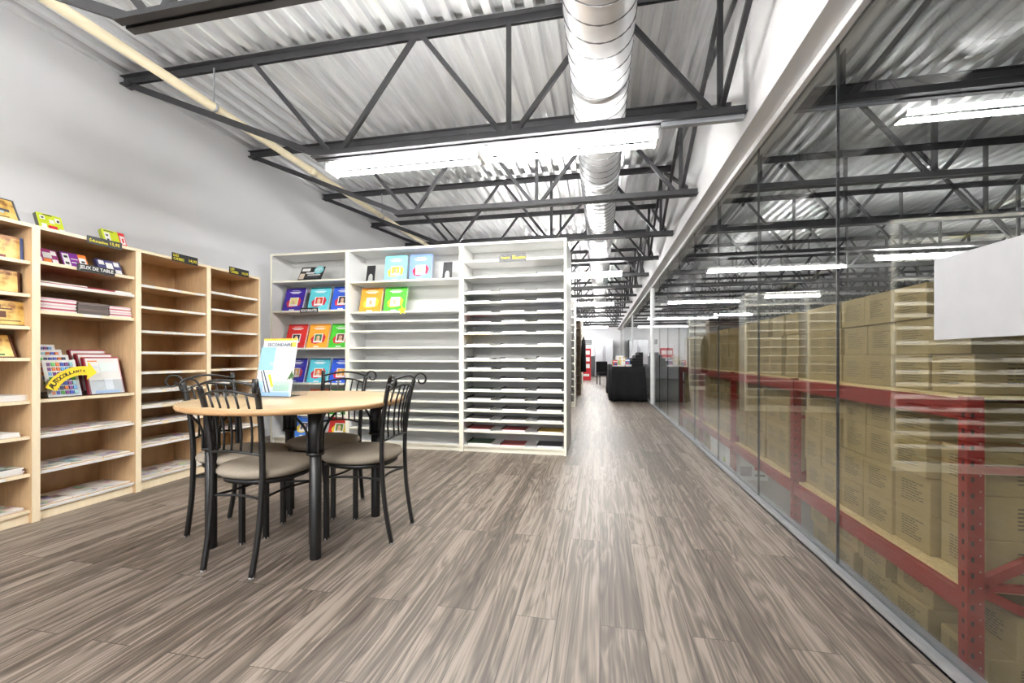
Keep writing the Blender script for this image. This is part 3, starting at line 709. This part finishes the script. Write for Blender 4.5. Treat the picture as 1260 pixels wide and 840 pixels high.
for k in range(3):
    nm = ['front', 'middle', 'rear'][k]
    c = card('plastic_folder', 'clear plastic folder with white papers and dark red spine, %s of three' % nm, 'folder', (XF-.035-.008-k*.05, 2.42-.008*k, ZB2[3]+.006+.026*k), PI/2, .26, .215, .265, .03, PAPER,
             [(0, 1, .965, 1, REDC), (0, .03, 0, .965, REDC), (.975, 1, 0, .965, flat(222, 160, 170)), (.08, .35, .87, .9, ORG), (.4, .9, .6, .85, flat(222, 234, 232)), (.1, .5, .35, .37, flat(190, 190, 196)), (.15, .85, .02, .08, flat(170, 200, 236)), (.45, .7, .1, .4, flat(236, 240, 244)), (.08, .4, .7, .76, flat(216, 220, 226))], (), 'red-edged plastic folders in the clear stand', REDC)
# curved yellow arrow
ar = thing('paper_arrow', 'yellow curved paper arrow reading AUTOCOLLANTS', 'sign', (XF-.012, 2.17, ZB2[3]+.012), PI/2, None, -.12)
pts = []; R0, R1 = .165, .225; cx, cz = .085, -.035
A0, A1 = 2.72, 1.42
o_ = [(cx+R1*math.cos(A0+(A1-A0)*k/14), cz+R1*math.sin(A0+(A1-A0)*k/14)) for k in range(15)]
i_ = [(cx+R0*math.cos(A0+(A1-A0)*k/14), cz+R0*math.sin(A0+(A1-A0)*k/14)) for k in range(15)]
def pol(r, a): return (cx+r*math.cos(a), cz+r*math.sin(a))
MB().prism(o_+[pol(R1+.03, A1), pol((R0+R1)/2, A1-.28), pol(R0-.03, A1)]+i_[::-1], -.004, 0).build('arrow_card', flat(246, 214, 44), ar)
wd = 'AUTOCOLLANTS'
for k, ch in enumerate(wd):
    a = A0-.10-(A0-A1-.12)*k/len(wd); rr = .185; hh = .032 - .0016*k; ww = .85*hh
    t = text(ch, -ww/2, ww/2, 0, hh, -.0065, K_, ar, bold=.02)
    t.location = (cx+rr*math.cos(a), 0, cz+rr*math.sin(a)); t.rotation_euler = (0, -(a-PI/2), 0)
# flat booklets on the lower shelves
fb = thing('booklet', 'q', 'booklet')
MB().box(-.085, .085, 0, .26, 0, .006, [0]*6).build('page_block', PAPERG, fb); MB().box(-.086, .086, -.001, .261, .0062, .0072).build('cover', MAG, fb)
USED.pop('q'); first = True
for (bn, y0, y1, zs, idx, n) in (('second', 2.02, 2.57, ZB2, (4, 5, 6), 3), ('third', 2.615, 3.155, ZB3, (5, 6, 7, 8, 9), 3), ('fourth', 3.205, 3.74, ZB4, (6, 7, 8, 9), 3)):
    for i in idx:
        for j in range(n):
            o = fb if first else copy_tree(fb); first = False
            w = (y1-y0)/n
            o.location = (XF-.03-random.uniform(0, .02), y0+w*(j+.5)+random.uniform(-.004, .004), zs[i]+.001); o.rotation_euler = (0, 0, PI/2+random.uniform(-.04, .04))
            retag(o, 'printed booklet lying %s, %s shelf from bottom, %s maple bookcase' % (('leftmost', 'in the middle', 'rightmost')[j], ORD[len(zs)-1-i], bn), 'booklets lying on the lower maple shelves')

# ------------------------------------------------------------------ round table
TX, TY, TZ = -1.70, 2.205, .765
tb = thing('round_table', 'round maple-topped table on four black legs', 'table', (TX, TY, 0))
pr = [(.0, TZ-.028), (.568, TZ-.028), (.580, TZ-.022), (.584, TZ-.012), (.580, TZ-.003), (.574, TZ), (0, TZ)]
MB().lathe(pr, 96, mis=[0, 1, 1, 1, 1, 0]).build('tabletop', [TABLETOP, TEDGE], tb)
for sx in (-1, 1):
    for sy in (-1, 1):
        l = MB(); c = (sx*.31, sy*.295, 0)
        l.lathe([(.0, 0), (.027, 0), (.028, .004), (.028, .52), (.024, .522), (.024, .736), (0, .736)], 20, c=c)
        lg = l.build('leg', BLACK, tb)
        MB().lathe([(.029, .515), (.042, .518), (.044, .524), (.042, .530), (.029, .532)], 20, c=c).build('collar', BLACK, lg)
        MB().lathe([(.025, .532), (.034, .534), (.035, .737), (.0, .737)], 12, c=c).build('upper_sleeve', BLACK, lg)
        for q in range(4):
            a = q*PI/2+PI/4+.2
            pa = []
            for s_ in range(11):
                f = s_/10; rr = .037+.085*max(0, (f-.35)/.65)**1.9; pa.append((c[0]+rr*math.cos(a), c[1]+rr*math.sin(a), .53+f*.205))
            MB().tube(pa, .006, 8, hint=(0, 1, 0)).build('bracket_rod', BLACK, lg)

# chairs
def make_chair():
    r = thing('dining_chair', 'q', 'chair')
    sq = lambda h: [(-h, -h), (h, -h), (h, h), (-h, h)]
    se = MB(); se.lathe([(0, .424), (.17, .424), (.200, .430), (.214, .444), (.215, .455), (.206, .470), (.17, .480), (.10, .485), (0, .486)], 48, sq=2.4)
    se.build('seat', FABRIC, r)
    fr = MB(); fr.lathe([(.15, .402), (.186, .402), (.188, .4235), (.15, .4235)], 40, sq=2.4); fr.build('seat_frame', BLACK, r)
    for s in (-1, 1):
        l = MB(); l.sweep([(s*.150, .135, 0), (s*.150, .135, .41)], sq(.0115), smooth=False, hint=(1, 0, 0)); lo = l.build('leg', BLACK, r)
        MB().lathe([(0, 0), (.013, 0), (.013, .008), (0, .008)], 10, c=(s*.150, .135, -.0)).build('glide', GLIDE, lo)
        # back post with its leg and scroll
        p = [(s*.138, -.245, .004), (s*.141, -.222, .12), (s*.143, -.203, .25), (s*.145, -.193, .40), (s*.147, -.192, .52), (s*.152, -.203, .66), (s*.158, -.222, .78), (s*.164, -.243, .865)]
        q = []
        for i in range(len(p)-1):
            for k in range(4):
                t = k/4; a, b = Vector(p[i]), Vector(p[i+1]); m0 = (b-Vector(p[max(i-1, 0)]))/2; m1 = (Vector(p[min(i+2, len(p)-1)])-a)/2
                q.append((2*t**3-3*t**2+1)*a+(t**3-2*t**2+t)*m0+(-2*t**3+3*t**2)*b+(t**3-t**2)*m1)
        q.append(Vector(p[-1]))
        po = MB().sweep(q, [(-.0105, -.0085), (.0105, -.0085), (.0105, .0085), (-.0105, .0085)], smooth=True, hint=(s, 0, 0)).build('back_leg', BLACK, r)
        dv = Vector((s*.62, -.78, 0)); c0 = q[-1]+dv*.044
        sp_ = []
        for k in range(30):
            f = k/29; th = PI-2.05*PI*f; rr = .044*(1-f)+.014*f
            sp_.append(c0+dv*(rr*math.cos(th))+Vector((0, 0, rr*math.sin(th)*1.05)))
        side = dv.cross(Vector((0, 0, 1)))
        MB().sweep(sp_, [(-.0105, -.004), (.0105, -.004), (.0105, .004), (-.0105, .004)], hint=side, taper=[1-.25*k/29 for k in range(30)]).build('scroll', BLACK, r)
        MB().lathe([(0, 0), (.012, 0), (.012, .008), (0, .008)], 10, c=(s*.138, -.246, 0)).build('glide', GLIDE, po)
    def arc(z, rise, bow, hw, y): return [(hw*(2*k/16-1), y-bow*math.cos((k/16-.5)*PI), z+rise*math.cos((k/16-.5)*PI)) for k in range(17)]
    rails = [(.872, .026, .030, .164, -.243), (.822, .028, .030, .160, -.232), (.548, .016, .028, .147, -.193)]
    for a in rails: MB().tube(arc(*a), .0062, 8).build('back_rail', BLACK, r)
    for k in range(5):
        f = (k+1)/6; A = arc(*rails[1]); B = arc(*rails[2]); i = f*16; i0 = int(i); w = i-i0
        pa = Vector(A[i0]).lerp(Vector(A[i0+1]), w); pb = Vector(B[i0]).lerp(Vector(B[i0+1]), w)
        mid = pa.lerp(pb, .5)+Vector((0, .018, 0))
        MB().tube([pb, pb.lerp(mid, .5)+Vector((0, .005, 0)), mid, mid.lerp(pa, .5)+Vector((0, .005, 0)), pa], .0052, 8, hint=(1, 0, 0)).build('spindle', BLACK, r)
    C4 = [Vector((.150, .135, .34)), Vector((-.150, .135, .34)), Vector((-.144, -.196, .34)), Vector((.144, -.196, .34))]
    pa = []
    for i in range(4):
        a, b = C4[i], C4[(i+1) % 4]; mid = (a+b)/2; inn = -mid.xy.normalized()*.035
        for k in range(8):
            t = k/8; e = 4*t*(1-t); p_ = a.lerp(b, t); pa.append((p_.x+inn.x*e, p_.y+inn.y*e, p_.z))
    MB().tube(pa, .0062, 8, closed=True).build('stretcher', BLACK, r)
    return r
ch = make_chair(); USED.pop('q')
for k, (x, y, rz, l) in enumerate([(-1.67, 1.925, -.05, 'black scroll-back chair nearest the camera, its back to the viewer'),
                          (-1.345, 2.275, PI/2+.02, 'black scroll-back chair at the right side of the round table'),
                          (-1.78, 2.535, PI+.03, 'black scroll-back chair on the far side of table, before the white shelves'),
                          (-2.015, 2.13, -PI/2-.02, 'black scroll-back chair at the left side of table, by the maple bookcases')]):
    o = ch if k == 0 else copy_tree(ch)
    o.location = (x, y, 0); o.rotation_euler = (0, 0, rz); retag(o, l, 'scroll-back chairs around the round table')

# brochure stand on the table
hx, hy = -1.945, 2.225
hd = thing('brochure_holder', 'clear two-tier brochure holder standing on the round table', 'brochure holder', (hx, hy, TZ+.001), -.02)
MB().box(-.125, .125, .01, .14, 0, .003).build('base', ACRYL, hd)
for k, (yy, h0, hb) in enumerate(((.004, .07, .22), (.075, .15, .32))):
    M = Matrix.Translation((0, yy, .003)) @ Matrix.Rotation(-.2, 4, 'X')
    MB().box(-.135, .135, 0, .0025, 0, h0, M=M).build('pocket', ACRYL, hd)
    MB().box(-.135, .135, .030, .0325, 0, hb, M=M).build('back_panel', ACRYL, hd)
for s in (-1, 1):
    MB().prism([(.0, .0), (.18, 0), (.215, .2), (.13, .2)], s*.1345-.0012, s*.1345+.0012).build('side_wall', ACRYL, hd)
    hd.children[-1].rotation_euler = (0, 0, 0)
for c_ in hd.children:
    if c_.name.startswith('side_wall'):
        for v in c_.data.vertices: v.co = Vector((v.co.y, v.co.x, v.co.z))
SKY = flat(140, 186, 220); SKY2 = flat(166, 202, 228); MINT = flat(176, 212, 190); GRN = flat(70, 110, 60); PEN = flat(60, 70, 90)
bro = card('brochure', 'brochure showing notebook, pens and plant in front of SECONDAIRE brochure', 'brochure', (hx+.022, hy+.014, TZ+.006), -.02, .2, .25, .30, .005, flat(220, 224, 228),
     [(0, .42, .52, 1, SKY), (.42, 1, .55, 1, flat(214, 219, 228)), (.1, .95, .12, .5, flat(228, 231, 228)), (.5, .95, .1, .3, MINT), (0, 1, 0, .08, SKY2), (0, .2, .06, .3, SKY2), (.3, .42, .62, .7, SKY2)])
a = MB()
def slant(x0, z0, x1, z1, w, mi): a.bar((x0, -.0035, z0), (x1, -.0035, z1), .002, w, mi, up=(1, 0, 0))
slant(-.10, .15, -.045, .02, .006, 0); slant(-.085, .155, -.02, .02, .007, 0); slant(-.04, .13, -.005, .055, .016, 1)
for k in range(9):
    an = .2+k*.31; slant(.09+.006*k, .10+.008*(k%3), .09+.006*k+.022*math.cos(an), .11+.008*(k%3)+.03*math.sin(an), .005, 2)
for k in range(5): slant(.0, .12-.014*k, .05, .112-.014*k, .0025, 3)
a.build('cover_picture', [PEN, flat(226, 220, 40), GRN, flat(190, 196, 200)], bro)
card('brochure', 'taller brochure headed SECONDAIRE at the rear of the clear holder', 'brochure', (hx-.03, hy+.092, TZ+.062), -.02, .2, .245, .30, .005, flat(224, 227, 230),
     [(0, 1, .955, 1, flat(240, 196, 60)), (0, .16, 0, .8, SKY), (.3, .95, .62, .74, flat(150, 140, 140)), (.3, .42, .62, .76, flat(196, 140, 110)), (.5, .6, .62, .72, flat(120, 90, 76)), (.82, .98, .80, .92, flat(244, 206, 70))],
     [('SECONDAIRE', .14, .88, .83, .90, flat(70, 76, 84))])

# ------------------------------------------------------------------ warehouse: rack and cartons
ZLO, ZUP = .238, .865
UY = [1.66, 2.93, 4.19, 5.45, 6.72]
rk = thing('pallet_rack', 'red steel rack of cartons standing behind the glass partition', 'rack', (0, 0, 0))
def post(x, y, front):
    m = MB().box(x, x+.046, y-.022, y-.018, -.1, .875, 0).box(x, x+.004, y-.018, y+.014, -.1, .875, 0)
    m.box(x+.042, x+.046, y-.018, y+.014, -.1, .875, 0).box(x+.004, x+.012, y+.010, y+.014, -.1, .875, 0)
    for k in range(18):
        z = -.06+.051*k
        if z > .85: break
        m.box(x-.0008, x, y-.010, y-.002, z, z+.016, 1); m.box(x+.010, x+.018, y-.0228, y-.022, z, z+.016, 1)
        m.box(x+.033, x+.037, y-.0228, y-.022, z+.02, z+.024, 2)
    m.box(x-.008, x+.056, y-.03, y+.03, -.1, -.094)
    return m.build('upright_post', [RED, HOLE, GLIDE], rk)
XR = 1.15
for y in UY:
    post(XR, y, 1); post(XR+.62, y, 0)
    for (z0, z1) in ((.64, .64), (.265, .265), (.265, .63), (.255, -.02)):
        MB().bar((XR+.035, y, z0), (XR+.63, y, z1), .022, .022 if z0 == z1 else .03).build('brace', RED, rk)
for i in range(len(UY)-1):
    for x in (XR+.005, XR+.60):
        for zt in (ZLO, ZUP):
            MB().box(x, x+.045, UY[i]+.016, UY[i+1]-.024, zt-.065, zt-.004, 0).box(x+.02, x+.045, UY[i]+.016, UY[i+1]-.024, zt-.004, zt, 0).build('beam', RED, rk)
    for zt in (ZLO, ZUP):
        MB().box(XR+.03, XR+.62, UY[i]+.02, UY[i+1]-.03, zt-.0, zt+.012).build('deck_board', CHIP, rk)
CW, CD, CH = .1945, .30, .1455
def carton_mesh(w, dd, h):
    m = MB().box(-w/2, w/2, 0, dd, 0, h); return m.mesh('carton_body', CARTON, .003)
def print_mesh(w, h, nl=8, seed=0, side=False, dd=0):
    rd = random.Random(seed); m = MB()
    for k in range(nl):
        x = -w*.28; z = h*.74-k*h*.072
        end = x+w*rd.uniform(.32, .58)
        while x < end:
            l = rd.uniform(.008, .022); 
            m.box(x, x+l, -.0012, -.0002, z, z+h*.022); x += l+.005
    return m.mesh('printed_lines', CARTINK)
def side_print(w, dd, h, seed):
    rd = random.Random(seed); m = MB()
    for k in range(6):
        y = dd*.3; z = h*.72-k*h*.09; end = dd*rd.uniform(.75, .9)
        while y < end:
            l = rd.uniform(.012, .03); m.box(w/2+.0002, w/2+.0012, y, y+l, z, z+h*.03); y += l+.006
    return m.mesh('printed_lines', CARTINK)
bodies = {}
def carton(label, ymid, z, w=CW, h=CH, x=1.212, dd=CD, yaw=0, side=False, noprint=False):
    # local -y faces the glass (world -x): rotz=-90deg
    k = (round(w, 3), round(h, 4), round(dd, 3))
    if k not in bodies: bodies[k] = (carton_mesh(w, dd, h), [print_mesh(w, h, 8, s_) for s_ in range(4)], side_print(w, dd, h, 5))
    b, p_, sd = bodies[k]
    o = link('carton', b); o.location = (x, ymid, z); o.rotation_euler = (0, 0, -PI/2+yaw)
    tag(o, label, 'box', 'brown cartons stacked on the red rack')
    if not noprint: link('printed_lines', random.choice(p_), o)
    if side: link('printed_lines', sd, o)
    tp = MB
    return o
tape_me = MB().box(-.0005, .0, 0, 0, 0, 0)
bayn = ['near', 'second', 'third', 'far']
def columns(y0, y1, w):
    n = int((y1-y0)/w); g = (y1-y0)/n; return [y0+g*(k+.5) for k in range(n)], g
for b in range(4):
    ya, yb = UY[b]+.05, UY[b+1]-.03
    # on the lower beam
    if b == 0: ys = [1.905+.1985*(k+.5) for k in range(5)]
    else:
        ys, g = columns(ya+.13, yb, .2045)
    for ci, y in enumerate(ys):
        for l in range(4):
            carton('carton on lower beam, %s rack bay, %s column from near end, %s layer up' % (bayn[b], ORD[ci], ORD[l]), y+random.uniform(-.002, .002), ZLO+.013+l*.1462, x=1.212+random.uniform(-.007, .009), yaw=random.uniform(-.012, .012), h=.1455 if l else .1335) if l else \
            carton('carton on lower beam, %s rack bay, %s column from near end, bottom layer' % (bayn[b], ORD[ci]), y+random.uniform(-.002, .002), ZLO+.013, x=1.212+random.uniform(-.007, .009), yaw=random.uniform(-.01, .01))
    # on the upper beam
    ys, g = columns(1.70 if b == 0 else ya, yb, .198)
    for ci, y in enumerate(ys):
        n = 3 if (b < 2 or ci % 3) else 2
        if b == 0 and ci == 0: n = 2
        for l in range(n):
            carton('carton above upper beam, %s rack bay, %s column from near end, %s layer up' % (bayn[b], ORD[ci], ORD[l]), y+random.uniform(-.003, .003), ZUP+.013+l*.1362, w=.1895, h=.1355, x=1.215+random.uniform(-.008, .010), yaw=random.uniform(-.02, .02), side=(b == 0 and ci == 0))
    # on the floor
    ys, g = columns(ya+.2 if b == 0 else ya, yb-.02, .215)
    if b == 2: ys = ys[4:]
    for ci, y in enumerate(ys):
        for l in range(2):
            if b == 1 and l == 1 and ci in (1, 2): continue
            if b == 1 and ci > 2: continue
            carton('carton on floor under %s rack bay, %s column from near end, %s' % (bayn[b], ORD[ci], ('on the ground', 'on top')[l]), y, -.0995+l*.1395, w=.205, h=.139 if l == 0 else .125, x=(1.55 if b == 1 else 1.225)+.02*((ci+l) % 2), yaw=random.uniform(-.03, .03))
for l in range(3):
    carton('set-back brown carton beside the near red upright, lower beam, %s layer up' % ORD[l], 1.80, ZLO+.013+l*.1462, w=.185, x=1.247, yaw=.01, side=True)
carton('brown carton lying low on the floor beside the near red upright', 1.80, -.0995, w=.20, h=.11, x=1.25, side=True)
carton('brown carton on top of the low one beside the near red upright', 1.79, .012, w=.18, h=.145, x=1.33, side=True)
# back-row cartons seen through the open rack end
for l, z in enumerate((ZLO+.013, ZLO+.16, ZLO+.307)):
    carton('shadowed carton in the rear row at the open rack end, %s layer up' % ORD[l], 1.81, z, w=.20, x=1.56, dd=.27, side=True)
# pale printed boxes on the floor by the glass
def paper_box(label, x, y, z, rz, w, dd, h, band):
    r = thing('paper_box', label, 'box', (x, y, z), rz, 'white printer-paper boxes on the warehouse floor')
    MB().box(-w/2, w/2, 0, dd, 0, h*.68).build('box_body', PAPER, r, bevel=.002)
    lid = MB().box(-w/2-.003, w/2+.003, -.003, dd+.003, h*.62, h).build('lid', PAPER, r, bevel=.002)
    MB().box(-.04, .04, -.0045, -.003, h*.70, h*.82).build('hand_hole', K_, lid)
    MB().box(-w*.35, w*.0, -.0012, -.0002, h*.12, h*.4).box(w*.1, w*.4, -.0012, -.0002, h*.3, h*.42, 1).box(w*.1, w*.4, -.0012, -.0002, h*.12, h*.18, 2).build('printed_panel', [band, REDI, flat(90, 90, 96)], r)
paper_box('white printer-paper box with red and grey print, nearest behind the glass', 1.335, 4.215, -.1, 0, .27, .33, .31, flat(150, 146, 150))
paper_box('white printer-paper box with green print behind the first one', 1.285, 4.59, -.1, 0, .25, .33, .30, flat(150, 206, 60))
# blank white board on the glass
wb = thing('white_board', 'blank white board fixed on the glass at the right', 'board', (1.0915, 0, 0))
MB().box(-.006, 0, .70, 1.678, 1.059, 1.322).build('board_panel', flat(168, 168, 170, .5), wb)

# ------------------------------------------------------------------ far end of the aisle
def drape(label, x0, x1, y0, y1, z):
    r = thing('cloth_table', label, 'table', ((x0+x1)/2, (y0+y1)/2, 0))
    w, dd = (x1-x0)/2, (y1-y0)/2
    top = MB().box(-w, w, -dd, dd, z-.008, z); top.build('tabletop', CLOTH, r)
    sk = MB(); ring = []; n = 240
    per = [(-w, -dd), (w, -dd), (w, dd), (-w, dd)]
    pts = []
    for i in range(4):
        a, b = Vector(per[i]), Vector(per[(i+1) % 4]); m = int((b-a).length/.03)
        nn = Vector((b-a)).normalized(); nrm = Vector((nn.y, -nn.x))
        for k in range(m): pts.append((a.lerp(b, k/m), nrm, k/m))
    vs = []; N = len(pts)
    for lv in range(6):
        f = lv/5
        for i, (p_, nr, t) in enumerate(pts):
            wv = (.004+.030*f)*(math.sin(i*.75)+.5*math.sin(i*.31+1))+.04*f
            q = p_+nr*wv*.8; vs.append((q.x, q.y, z-.004-(z-.03)*f))
    fs = [(l*N+i, l*N+(i+1) % N, (l+1)*N+(i+1) % N, (l+1)*N+i) for l in range(5) for i in range(N)]
    sk.quadlist(vs, [tuple(reversed(f_)) for f_ in fs], 0, True)
    o = sk.build('cloth_skirt', CLOTH, r); md = o.modifiers.new('thickness', 'SOLIDIFY'); md.thickness = .003
    for sx in (-1, 1):
        for sy in (-1, 1): MB().box(sx*(w-.06)-.015, sx*(w-.06)+.015, sy*(dd-.06)-.015, sy*(dd-.06)+.015, 0, z-.008).build('leg', BLACK, r)
    return r
drape('table under a long black cloth beside the glass, far down the aisle', .27, 1.0, 10.1, 11.9, .80)
drape('second black-clothed table right behind the first, far aisle', .24, .98, 12.1, 13.9, .80)
rk2 = thing('book_riser', 'black stepped riser of books at the glass side of the clothed table', 'display stand', (.80, 10.75, .80))
for k in range(5): MB().box(-.22+.075*k, .17, -.5, .5, .065*k, .065*k+.0635).build('step', CLOTH, rk2)
bc = [(206, 60, 60), (236, 236, 230), (220, 190, 120), (70, 90, 150), (120, 160, 90), (230, 226, 220), (160, 60, 90), (240, 240, 240)]
bcn = ['red', 'white', 'tan', 'blue', 'green', 'cream', 'plum', 'pale']
for k in range(8):
    x, y = .36+.085*(k % 4), 10.22+.32*(k//4)
    card('picture_book', '%s book standing on the black-clothed table, %s' % (bcn[k], ('front group', 'rear group')[k//4]), 'book', (x, y, .802), (-1)**k*.15, .28, .12+.02*(k % 3), .15+.035*((k*3) % 4), .015, flat(*bc[k]),
         [(.1, .9, .7, .85, W_), (.2, .8, .15, .55, flat(*bc[(k+3) % 8]))], (), 'books on the black-clothed table')
for k in range(3):
    o = pstack('flat white brochure pile on the front black-clothed table, %s from aisle' % ORD[k], .34+.14*k, .80, .12, .17, .02+.012*k, 3, x=.3, cover=PAPER, group='brochure piles on the clothed table')
    o.location = (.345+.15*k, 10.12, .801); o.rotation_euler = (0, 0, 0)
tbx = thing('tape_dispenser_box', 'small white box on the second clothed table', 'box', (.42, 12.4, .801))
MB().box(-.09, .09, -.06, .06, 0, .10).build('box_body', PAPER, tbx, bevel=.003); MB().box(-.093, .093, -.063, .063, .075, .105).build('lid', PAPER, tbx, bevel=.003)
# red display
rd_ = thing('display_stand', 'red cardboard floor display with tiers of booklets at the aisle end', 'display stand', (-.66, 19.4, 0))
RC = flat(196, 26, 40)
MB().box(-.27, .27, 0, .42, 0, .42).build('base_box', RC, rd_); MB().box(-.2, .2, -.004, 0, .18, .28).build('base_panel', PAPER, rd_)
MB().box(-.27, .27, .36, .42, .42, 1.42).build('back_board', RC, rd_)
for k in range(3):
    z = .48+.3*k
    MB().box(-.27, .27, .04+.08*k, .36, z-.04, z+.06).build('tier', RC, rd_)
    for j in range(2): MB().box(-.22+.24*j, -.02+.24*j, .08+.08*k, .12+.08*k, z+.061, z+.24).build('booklet_pocket', PAPER, rd_)
# fridge, cabinet, chair, picture, coat
fg = thing('refrigerator', 'steel refrigerator against the far end wall', 'refrigerator', (.22, 23.2, 0))
MB().box(-.46, .46, .06, .75, .03, 1.95).build('body', STEEL, fg, bevel=.01)
for (z0, z1) in ((.06, .68), (.69, 1.94)):
    for s in ((-1, 1) if z0 > .5 else (0,)):
        a_, b_ = (-.46, .46) if s == 0 else ((-.46, -.004) if s < 0 else (.004, .46))
        dr = MB().box(a_, b_, 0, .055, z0, z1).build('door', STEEL, fg, bevel=.006)
        if s == 0: MB().box(-.3, .3, -.04, -.02, .62, .64).box(-.3, -.28, -.03, 0, .62, .64).box(.28, .3, -.03, 0, .62, .64).build('handle', DARKCAB, dr)
        else: MB().box(s*.05-.01, s*.05+.01, -.04, -.02, .8, 1.6).box(s*.05-.01, s*.05+.01, -.03, 0, .8, .82).box(s*.05-.01, s*.05+.01, -.03, 0, 1.58, 1.6).build('handle', DARKCAB, dr)
MB().box(-.44, .44, .1, .7, 0, .03).build('foot_base', DARKCAB, fg)
cb = thing('kitchen_cabinet', 'dark grey counter cabinet left of the far refrigerator', 'cabinet', (-.72, 23.3, 0))
MB().box(-.45, .45, .02, .65, .0, 1.04).build('body', DARKCAB, cb); MB().box(-.47, .47, 0, .66, 1.04, 1.08).build('worktop', BLACK, cb)
for k in range(4):
    dr = MB().box(-.44, .0, 0, .02, .06+.245*k, .29+.245*k).build('drawer', DARKCAB, cb); MB().box(-.4, -.05, -.02, 0, .25+.245*k, .275+.245*k).build('handle', ALU, dr)
for k, x in enumerate((-.95, -.75, -.55)):
    o = thing('kitchen_jar', 'small dark jar on the far counter, %s from the left' % ORD[k], 'jar', (x, 23.55, 1.081), 0, 'jars on the far counter')
    MB().lathe([(0, 0), (.06, 0), (.065, .1), (.05, .14), (0, .14)], 14).build('jar_body', DARKCAB, o); MB().lathe([(0, .141), (.045, .141), (.045, .17), (0, .17)], 14).build('lid', BLACK, o)
ac = thing('armchair', 'small black upholstered chair in front of the far refrigerator', 'chair', (.13, 16.5, 0), .3)
MB().box(-.22, .22, -.2, .22, .34, .45).build('seat', CLOTH, ac, bevel=.02); MB().box(-.22, .22, .17, .24, .40, .86).build('backrest', CLOTH, ac, bevel=.02)
for sx in (-1, 1):
    for sy in (-1, 1): MB().box(sx*.19-.015, sx*.19+.015, sy*.18-.015, sy*.18+.015, 0, .35).build('leg', BLACK, ac)
pc = thing('wall_picture', 'small dark framed notice on the far end wall', 'picture', (-.62, 23.992, 1.72))
MB().box(-.18, .18, -.02, 0, 0, .26).build('frame', DARKCAB, pc); MB().box(-.15, .15, -.023, -.0205, .03, .12).box(-.15, .15, -.023, -.0205, .15, .23).build('print', flat(150, 152, 154), pc)
ct = thing('coat', 'black coat hanging at the end of the brown shelving', 'coat', (-.43, 11.78, 0))
m = MB(); m.lathe([(0, .62), (.19, .62), (.185, .9), (.16, 1.15), (.17, 1.32), (.14, 1.45), (.06, 1.52), (.045, 1.56), (0, 1.56)], 24)
m.v = [(x*.36, y, z) for x, y, z in m.v]; m.build('coat_body', CLOTH, ct)
for s in (-1, 1): MB().tube([(0, s*.13, 1.43), (.0, s*.18, 1.3), (.0, s*.205, 1.05), (0, s*.205, .86)], .05, 12, hint=(1, 0, 0), taper=[.8, 1, .9, .75]).build('sleeve', CLOTH, ct)
MB().tube([(0, 0, 1.55), (0, 0, 1.62), (-.04, 0, 1.63)], .006, 8, hint=(0, 1, 0)).build('hook', ALU, ct)

# ------------------------------------------------------------------ world and render settings
w = bpy.data.worlds.new('world'); SC.world = w; w.use_nodes = True
w.node_tree.nodes['Background'].inputs['Color'].default_value = (.9, .93, 1, 1); w.node_tree.nodes['Background'].inputs['Strength'].default_value = 1.1
vs_ = SC.view_settings; vs_.view_transform = 'Standard'; vs_.look = 'None'; vs_.gamma = 1; vs_.use_curve_mapping = False; vs_.exposure = 1.45
try:
    SC.cycles.diffuse_bounces = 5; SC.cycles.transparent_max_bounces = 24; SC.cycles.glossy_bounces = 6; SC.cycles.max_bounces = 14
    SC.cycles.caustics_reflective = False; SC.cycles.sample_clamp_indirect = 6
except Exception: pass
